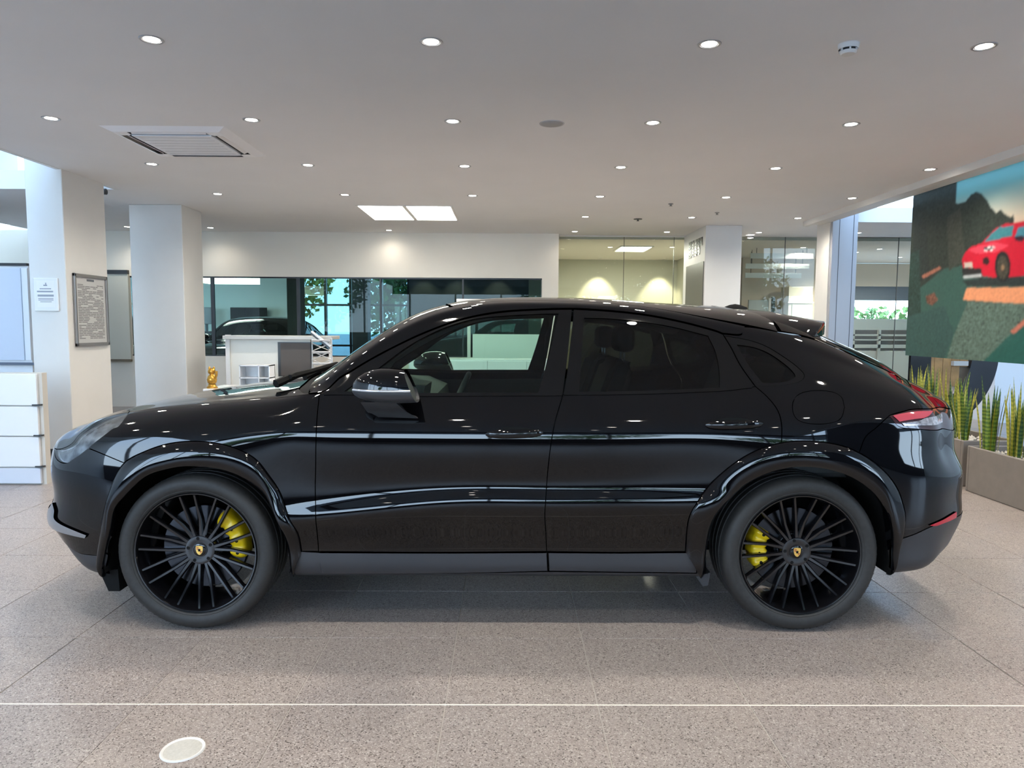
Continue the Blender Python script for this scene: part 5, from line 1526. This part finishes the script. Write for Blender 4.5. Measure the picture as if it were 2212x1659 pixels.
    mb = MB(); mb.lathe([(.0005, -.052), (.06, -.052), (.082, -.046), (.088, -.03), (.088, .02)], n=32, axis='y')
    mb.build('brake_hat', mat('brake_hat', (.07, .07, .075), rough=.45, metal=.8), w, smooth=40)
    a0, a1 = [math.radians(a) for a in cal]
    if side < 0: a0, a1 = math.pi - a1, math.pi - a0
    mb = MB()
    n = 44; ring = []
    for k in range(n + 1):
        t = k / n; a = a0 + (a1 - a0) * t
        lobe = .5 + .5 * math.cos(2 * math.pi * t * 4 + math.pi)      # four piston housings
        edge = min(1, min(t, 1 - t) / .07) ** .5
        ri = .137 - .007 * lobe + .010 * (1 - edge); ro = .212 + .004 * lobe - .014 * (1 - edge)
        yo = -.058 - .008 * lobe * edge + .012 * (1 - edge)
        prof = [(ri, .03), (ri, yo + .022), (ri + .010, yo + .004), (ri + .022, yo), (ro - .022, yo), (ro - .009, yo + .005), (ro, yo + .020), (ro, .03)]
        ring.append([(r * math.cos(a), h, r * math.sin(a)) for r, h in prof])
    vs = [p for r in ring for p in r]; m = 8
    fs = [(k * m + i, (k + 1) * m + i, (k + 1) * m + (i + 1) % m, k * m + (i + 1) % m) for k in range(n) for i in range(m)]
    fs += [tuple(range(m))[::-1], tuple(n * m + i for i in range(m))]
    mb.add(vs, fs)
    mb.build('brake_caliper', M_cal, w, smooth=45)
    for t in (.12, .37, .63, .88):
        a = a0 + (a1 - a0) * t
        mb = MB(); mb.lathe([(.0005, -.070), (.008, -.070), (.009, -.055)], n=10, axis='y', c=(.176 * math.cos(a), .003, .176 * math.sin(a)))
        mb.build('piston_cover', M_black, w)
    return w
make_wheel(XF, 1, 80, (-16, 62))
make_wheel(XR, 1, 86, (146, 207))
make_wheel(XF, -1, 70, (-16, 62))
make_wheel(XR, -1, 60, (146, 207))
# ---------------------------------------------------------------- underbody
mb = MB()
mb.box(-1.04, .97, -.80, .80, .25, .36, bevel=.02)
mb.box(-1.95, 1.95, -.46, .46, .24, .40, bevel=.03)
mb.build('underbody', M_black, CAR)
for y0 in (-.86, .70):
    mb = MB(); mb.prism([(-1.99, .26), (-1.90, .27), (-1.895, .16), (-1.95, .16)], y0, y0 + .16, axis='y')
    mb.build('air_deflector', M_black, CAR)
for s in (-1, 1):
    mb = MB(); mb.prism([(.93, .25), (1.00, .27), (.99, .205), (.965, .20)], s * .74, s * .88, axis='y')
    mb.build('jacking_flap', M_satin, CAR)
# ---------------------------------------------------------------- door mirrors
def mirror(s):
    """s=-1: near side"""
    cx, cz, cy = -.555, 1.178, s * 1.055
    n = 28
    def shell(a0, a1, xs, mi=0, mb=None, full=False):
        rings = []
        for x, f in xs:
            ring = []
            for k in range(n + 1):
                a = a0 + (a1 - a0) * k / n
                hy, hz = .112 * f, (.098 if math.sin(a) > 0 else .060) * f
                y = math.copysign(abs(math.cos(a)) ** .75, math.cos(a)) * hy
                z = math.copysign(abs(math.sin(a)) ** .85, math.sin(a)) * hz
                slant = .42 * max(0, (x + .10) / .24)
                ring.append((cx + x - slant * z, cy + y, cz + z))
            rings.append(ring)
        m = n + 1
        vs = [p for r in rings for p in r]
        mb.add(vs, [(i * m + k, i * m + k + 1, (i + 1) * m + k + 1, (i + 1) * m + k) for i in range(len(rings) - 1) for k in range(n)])
    xs = [(-.145, .05), (-.142, .22), (-.132, .42), (-.112, .62), (-.08, .80), (-.04, .93), (.01, 1.0), (.06, 1.0), (.10, .97), (.13, .93)]
    mb = MB(); shell(.03, math.pi - .03, xs, mb=mb)
    top = mb.build('door_mirror', M_paint, CAR, smooth=60)
    mb = MB(); shell(math.pi + .02, 2 * math.pi - .02, xs, mb=mb)
    mb.build('mirror_lower_shell', M_satin, top, smooth=60)
    mb = MB(); 
    mb.tube([(cx + x - .0, cy + s * (.112 * f + .001), cz + .002) for x, f in xs[2:]], .0055, n=8)
    mb.build('indicator_strip', mat('indicator_clear', (.55, .55, .58), rough=.12, metal=.6), top, smooth=60)
    mb = MB()
    ring = []
    for k in range(n):
        a = 2 * math.pi * k / n
        hy, hz = .098, (.082 if math.sin(a) > 0 else .05)
        z = math.copysign(abs(math.sin(a)) ** .85, math.sin(a)) * hz
        ring.append((cx + .118 - .42 * z, cy + math.copysign(abs(math.cos(a)) ** .75, math.cos(a)) * hy, cz + z))
    mb.add(ring, [tuple(range(n))])
    mb.build('mirror_glass', M_inner, top)
    # foot
    mb = MB()
    P = [[(-.655, cy - s * .02, 1.125), (-.500, cy - s * .02, 1.125), (-.500, cy + s * .05, 1.125), (-.655, cy + s * .05, 1.125)],
         [(-.640, s * 1.005, 1.065), (-.455, s * 1.005, 1.06), (-.455, s * 1.05, 1.075), (-.640, s * 1.05, 1.08)],
         [(-.610, s * .925, 1.045), (-.425, s * .925, 1.04), (-.415, s * .965, 1.035), (-.600, s * .965, 1.04)]]
    vs = [p for r in P for p in r]
    mb.add(vs, [(i * 4 + k, i * 4 + (k + 1) % 4, i * 4 + 4 + (k + 1) % 4, i * 4 + 4 + k) for i in range(2) for k in range(4)] + [(3, 2, 1, 0), (8, 9, 10, 11)])
    mb.build('mirror_foot', M_satin, top, smooth=30)
mirror(-1); mirror(1)
# ---------------------------------------------------------------- door handles
def find(name):
    return [o for o in CAR.children if o.name.split('.')[0] == name]
def handle(x, z, ylat, door, s):
    n, m = 20, 10
    vs, fs = [], []
    L = .135
    for i in range(n + 1):
        t = -1 + 2 * i / n
        w = (1 - abs(t) ** 3.2) ** .5 if abs(t) < 1 else 0
        for k in range(m):
            a = 2 * math.pi * k / m
            vs.append((x + L * t, s * (ylat + .018 * (1 - t * t) + .011 * math.cos(a) * w), z + .004 * t + .021 * math.sin(a) * (.25 + .75 * w)))
    for i in range(n):
        for k in range(m):
            fs.append((i * m + k, i * m + (k + 1) % m, (i + 1) * m + (k + 1) % m, (i + 1) * m + k))
    mb = MB(); mb.add(vs, fs)
    h = mb.build('door_handle', M_paint, door, smooth=60)
    mb = MB()
    ring = [(x + .10 * math.cos(a), s * (ylat + .002), z + .006 + .026 * math.sin(a)) for a in np.linspace(0, 2 * math.pi, 25)[:-1]]
    mb.add(ring, [tuple(range(24))])
    mb.build('handle_recess', M_black, door)
for k, s in ((0, -1), (1, 1)):
    handle(.035, .965, .966, find('front_door')[k], s)
    handle(1.068, 1.012, .962, find('rear_door')[k], s)
# ---------------------------------------------------------------- roof spoiler, aerial
ys = np.linspace(-.60, .60, 33)
rows = []
for y in ys:
    a = abs(y) / .60
    tip = 1.80 - .05 * a ** 2 - .17 * a ** 3.0
    dz = -.014 * a ** 2 - .016 * a ** 5
    q = S(*[np.atleast_1d(t) for t in (U_of(14.55), V_of(13 - 2.1 * a))])[0]
    z0 = q[2]; x0 = q[0]
    rd_ = -.055 * max(0, (a - .72) / .28) ** 2
    rows.append([(x0, y, z0 + .003), (x0 + .45 * (tip - x0), y, z0 * .55 + (1.512 + dz) * .45 + .014 + rd_), (tip - .06, y, 1.514 + dz + rd_), (tip - .005, y, 1.507 + dz + rd_), (tip, y, 1.498 + dz + rd_), (tip - .004, y, 1.440 + dz), (tip - .03, y, 1.424 + dz), (tip - .12, y, 1.425 + dz), (x0 + .12, y, z0 - .06)])
m = len(rows[0])
mb = MB()
mb.add([p for r in rows for p in r], [(i * m + k, i * m + k + 1, (i + 1) * m + k + 1, (i + 1) * m + k) for i in range(len(rows) - 1) for k in range(m - 1)] + [tuple(range(m)), tuple((len(rows) - 1) * m + k for k in range(m))[::-1]])
mb.build('roof_spoiler', M_paint, CAR, smooth=45)
mb = MB()
mb.lathe([(.0005, .0), (.05, 0), (.045, .02), (.02, .035), (.0005, .04)], n=20)
for i, v in enumerate(mb.v):
    mb.v[i] = (1.36 + v[0] * 1.6, v[1] * .6, 1.565 + v[2])
mb.build('roof_aerial', M_black, CAR, smooth=60)
# ---------------------------------------------------------------- cabin
mb = MB()
mb.prism([(-.95, .80), (-.95, 1.10), (-.80, 1.125), (-.55, 1.115), (-.42, 1.06), (-.40, .95), (-.50, .80)], -.74, .74, axis='y')
mb.build('dashboard', M_inner, CAR, smooth=25)
mb = MB()                                     # instrument binnacle
mb.prism([(-.62, 1.10), (-.55, 1.165), (-.43, 1.15), (-.44, 1.08)], -.56, -.20, axis='y')
mb.build('instrument_cowl', M_inner, CAR, smooth=25)
sw = Matrix.Translation((-.285, -.38, 1.035)) @ Matrix.Rotation(math.radians(-66), 4, 'Y')
mb = MB()
mb.tube([tuple(sw @ Vector((.185 * math.cos(a), .185 * math.sin(a), 0))) for a in np.linspace(0, 2 * math.pi, 41)[:-1]], .015, n=10, closed=True)
for a in (0, math.pi / 2 * 2, -math.pi / 2):
    mb.tube([tuple(sw @ Vector((.03 * math.sin(a), .03 * math.cos(a), -.01))), tuple(sw @ Vector((.18 * math.sin(a), .18 * math.cos(a), 0)))], .012, n=8)
mb.tube([tuple(sw @ Vector((0, 0, .0))), tuple(sw @ Vector((0, 0, -.25)))], [.055, .03], n=14)
mb.build('steering_wheel', M_inner, CAR, smooth=50)
def seat(x, y, w=.25, rear=False):
    mb = MB()
    mb.box(x - .28, x + .26, y - w, y + w, .52, .68, bevel=.05, seg=3)
    s_ = mb.build('seat', M_seat, CAR, smooth=60)
    bk = [(x + .20, .62), (x + .36, .60), (x + .50, .95), (x + .58, 1.26), (x + .54, 1.31), (x + .46, 1.28), (x + .36, 1.0)]
    mb = MB()
    bm = bmesh.new()
    a = [bm.verts.new((p[0], y - w * .92, p[1])) for p in bk]; f = bm.faces.new(a)
    r = bmesh.ops.extrude_face_region(bm, geom=[f])
    for v in [g for g in r['geom'] if isinstance(g, bmesh.types.BMVert)]: v.co.y = y + w * .92
    bmesh.ops.bevel(bm, geom=list(bm.edges), offset=.03, segments=3, affect='EDGES')
    mb.bm(bm); mb.build('seat_back', M_seat, s_, smooth=60)
    mb = MB(); mb.box(x + .50, x + .60, y - .13, y + .13, 1.33, 1.47, bevel=.04, seg=3); mb.build('headrest', M_seat, s_, smooth=60)
    mb = MB(); 
    for d in (-.06, .06): mb.tube([(x + .55, y + d, 1.26), (x + .55, y + d, 1.36)], .007, n=6)
    mb.build('headrest_post', M_chrome, s_, smooth=60)
seat(.08, -.38); seat(.08, .38)
seat(.98, -.36, .32); seat(.98, .36, .32)
mb = MB(); mb.box(1.45, 2.10, -.70, .70, .70, 1.05, bevel=.03); mb.build('boot_cover', M_inner, CAR)
mb = MB(); mb.box(-.95, 1.9, -.72, .72, .38, .42); mb.build('cabin_floor', M_lining, CAR)

# ---------------------------------------------------------------- a second black car behind the long window, seen end-on
car2 = copy_tree(CAR)
car2.location = (X_(532, 14.2), 15.30, 0); car2.rotation_euler = (0, 0, math.pi / 2)
car2['label'] = 'second black car parked end-on behind the long window'
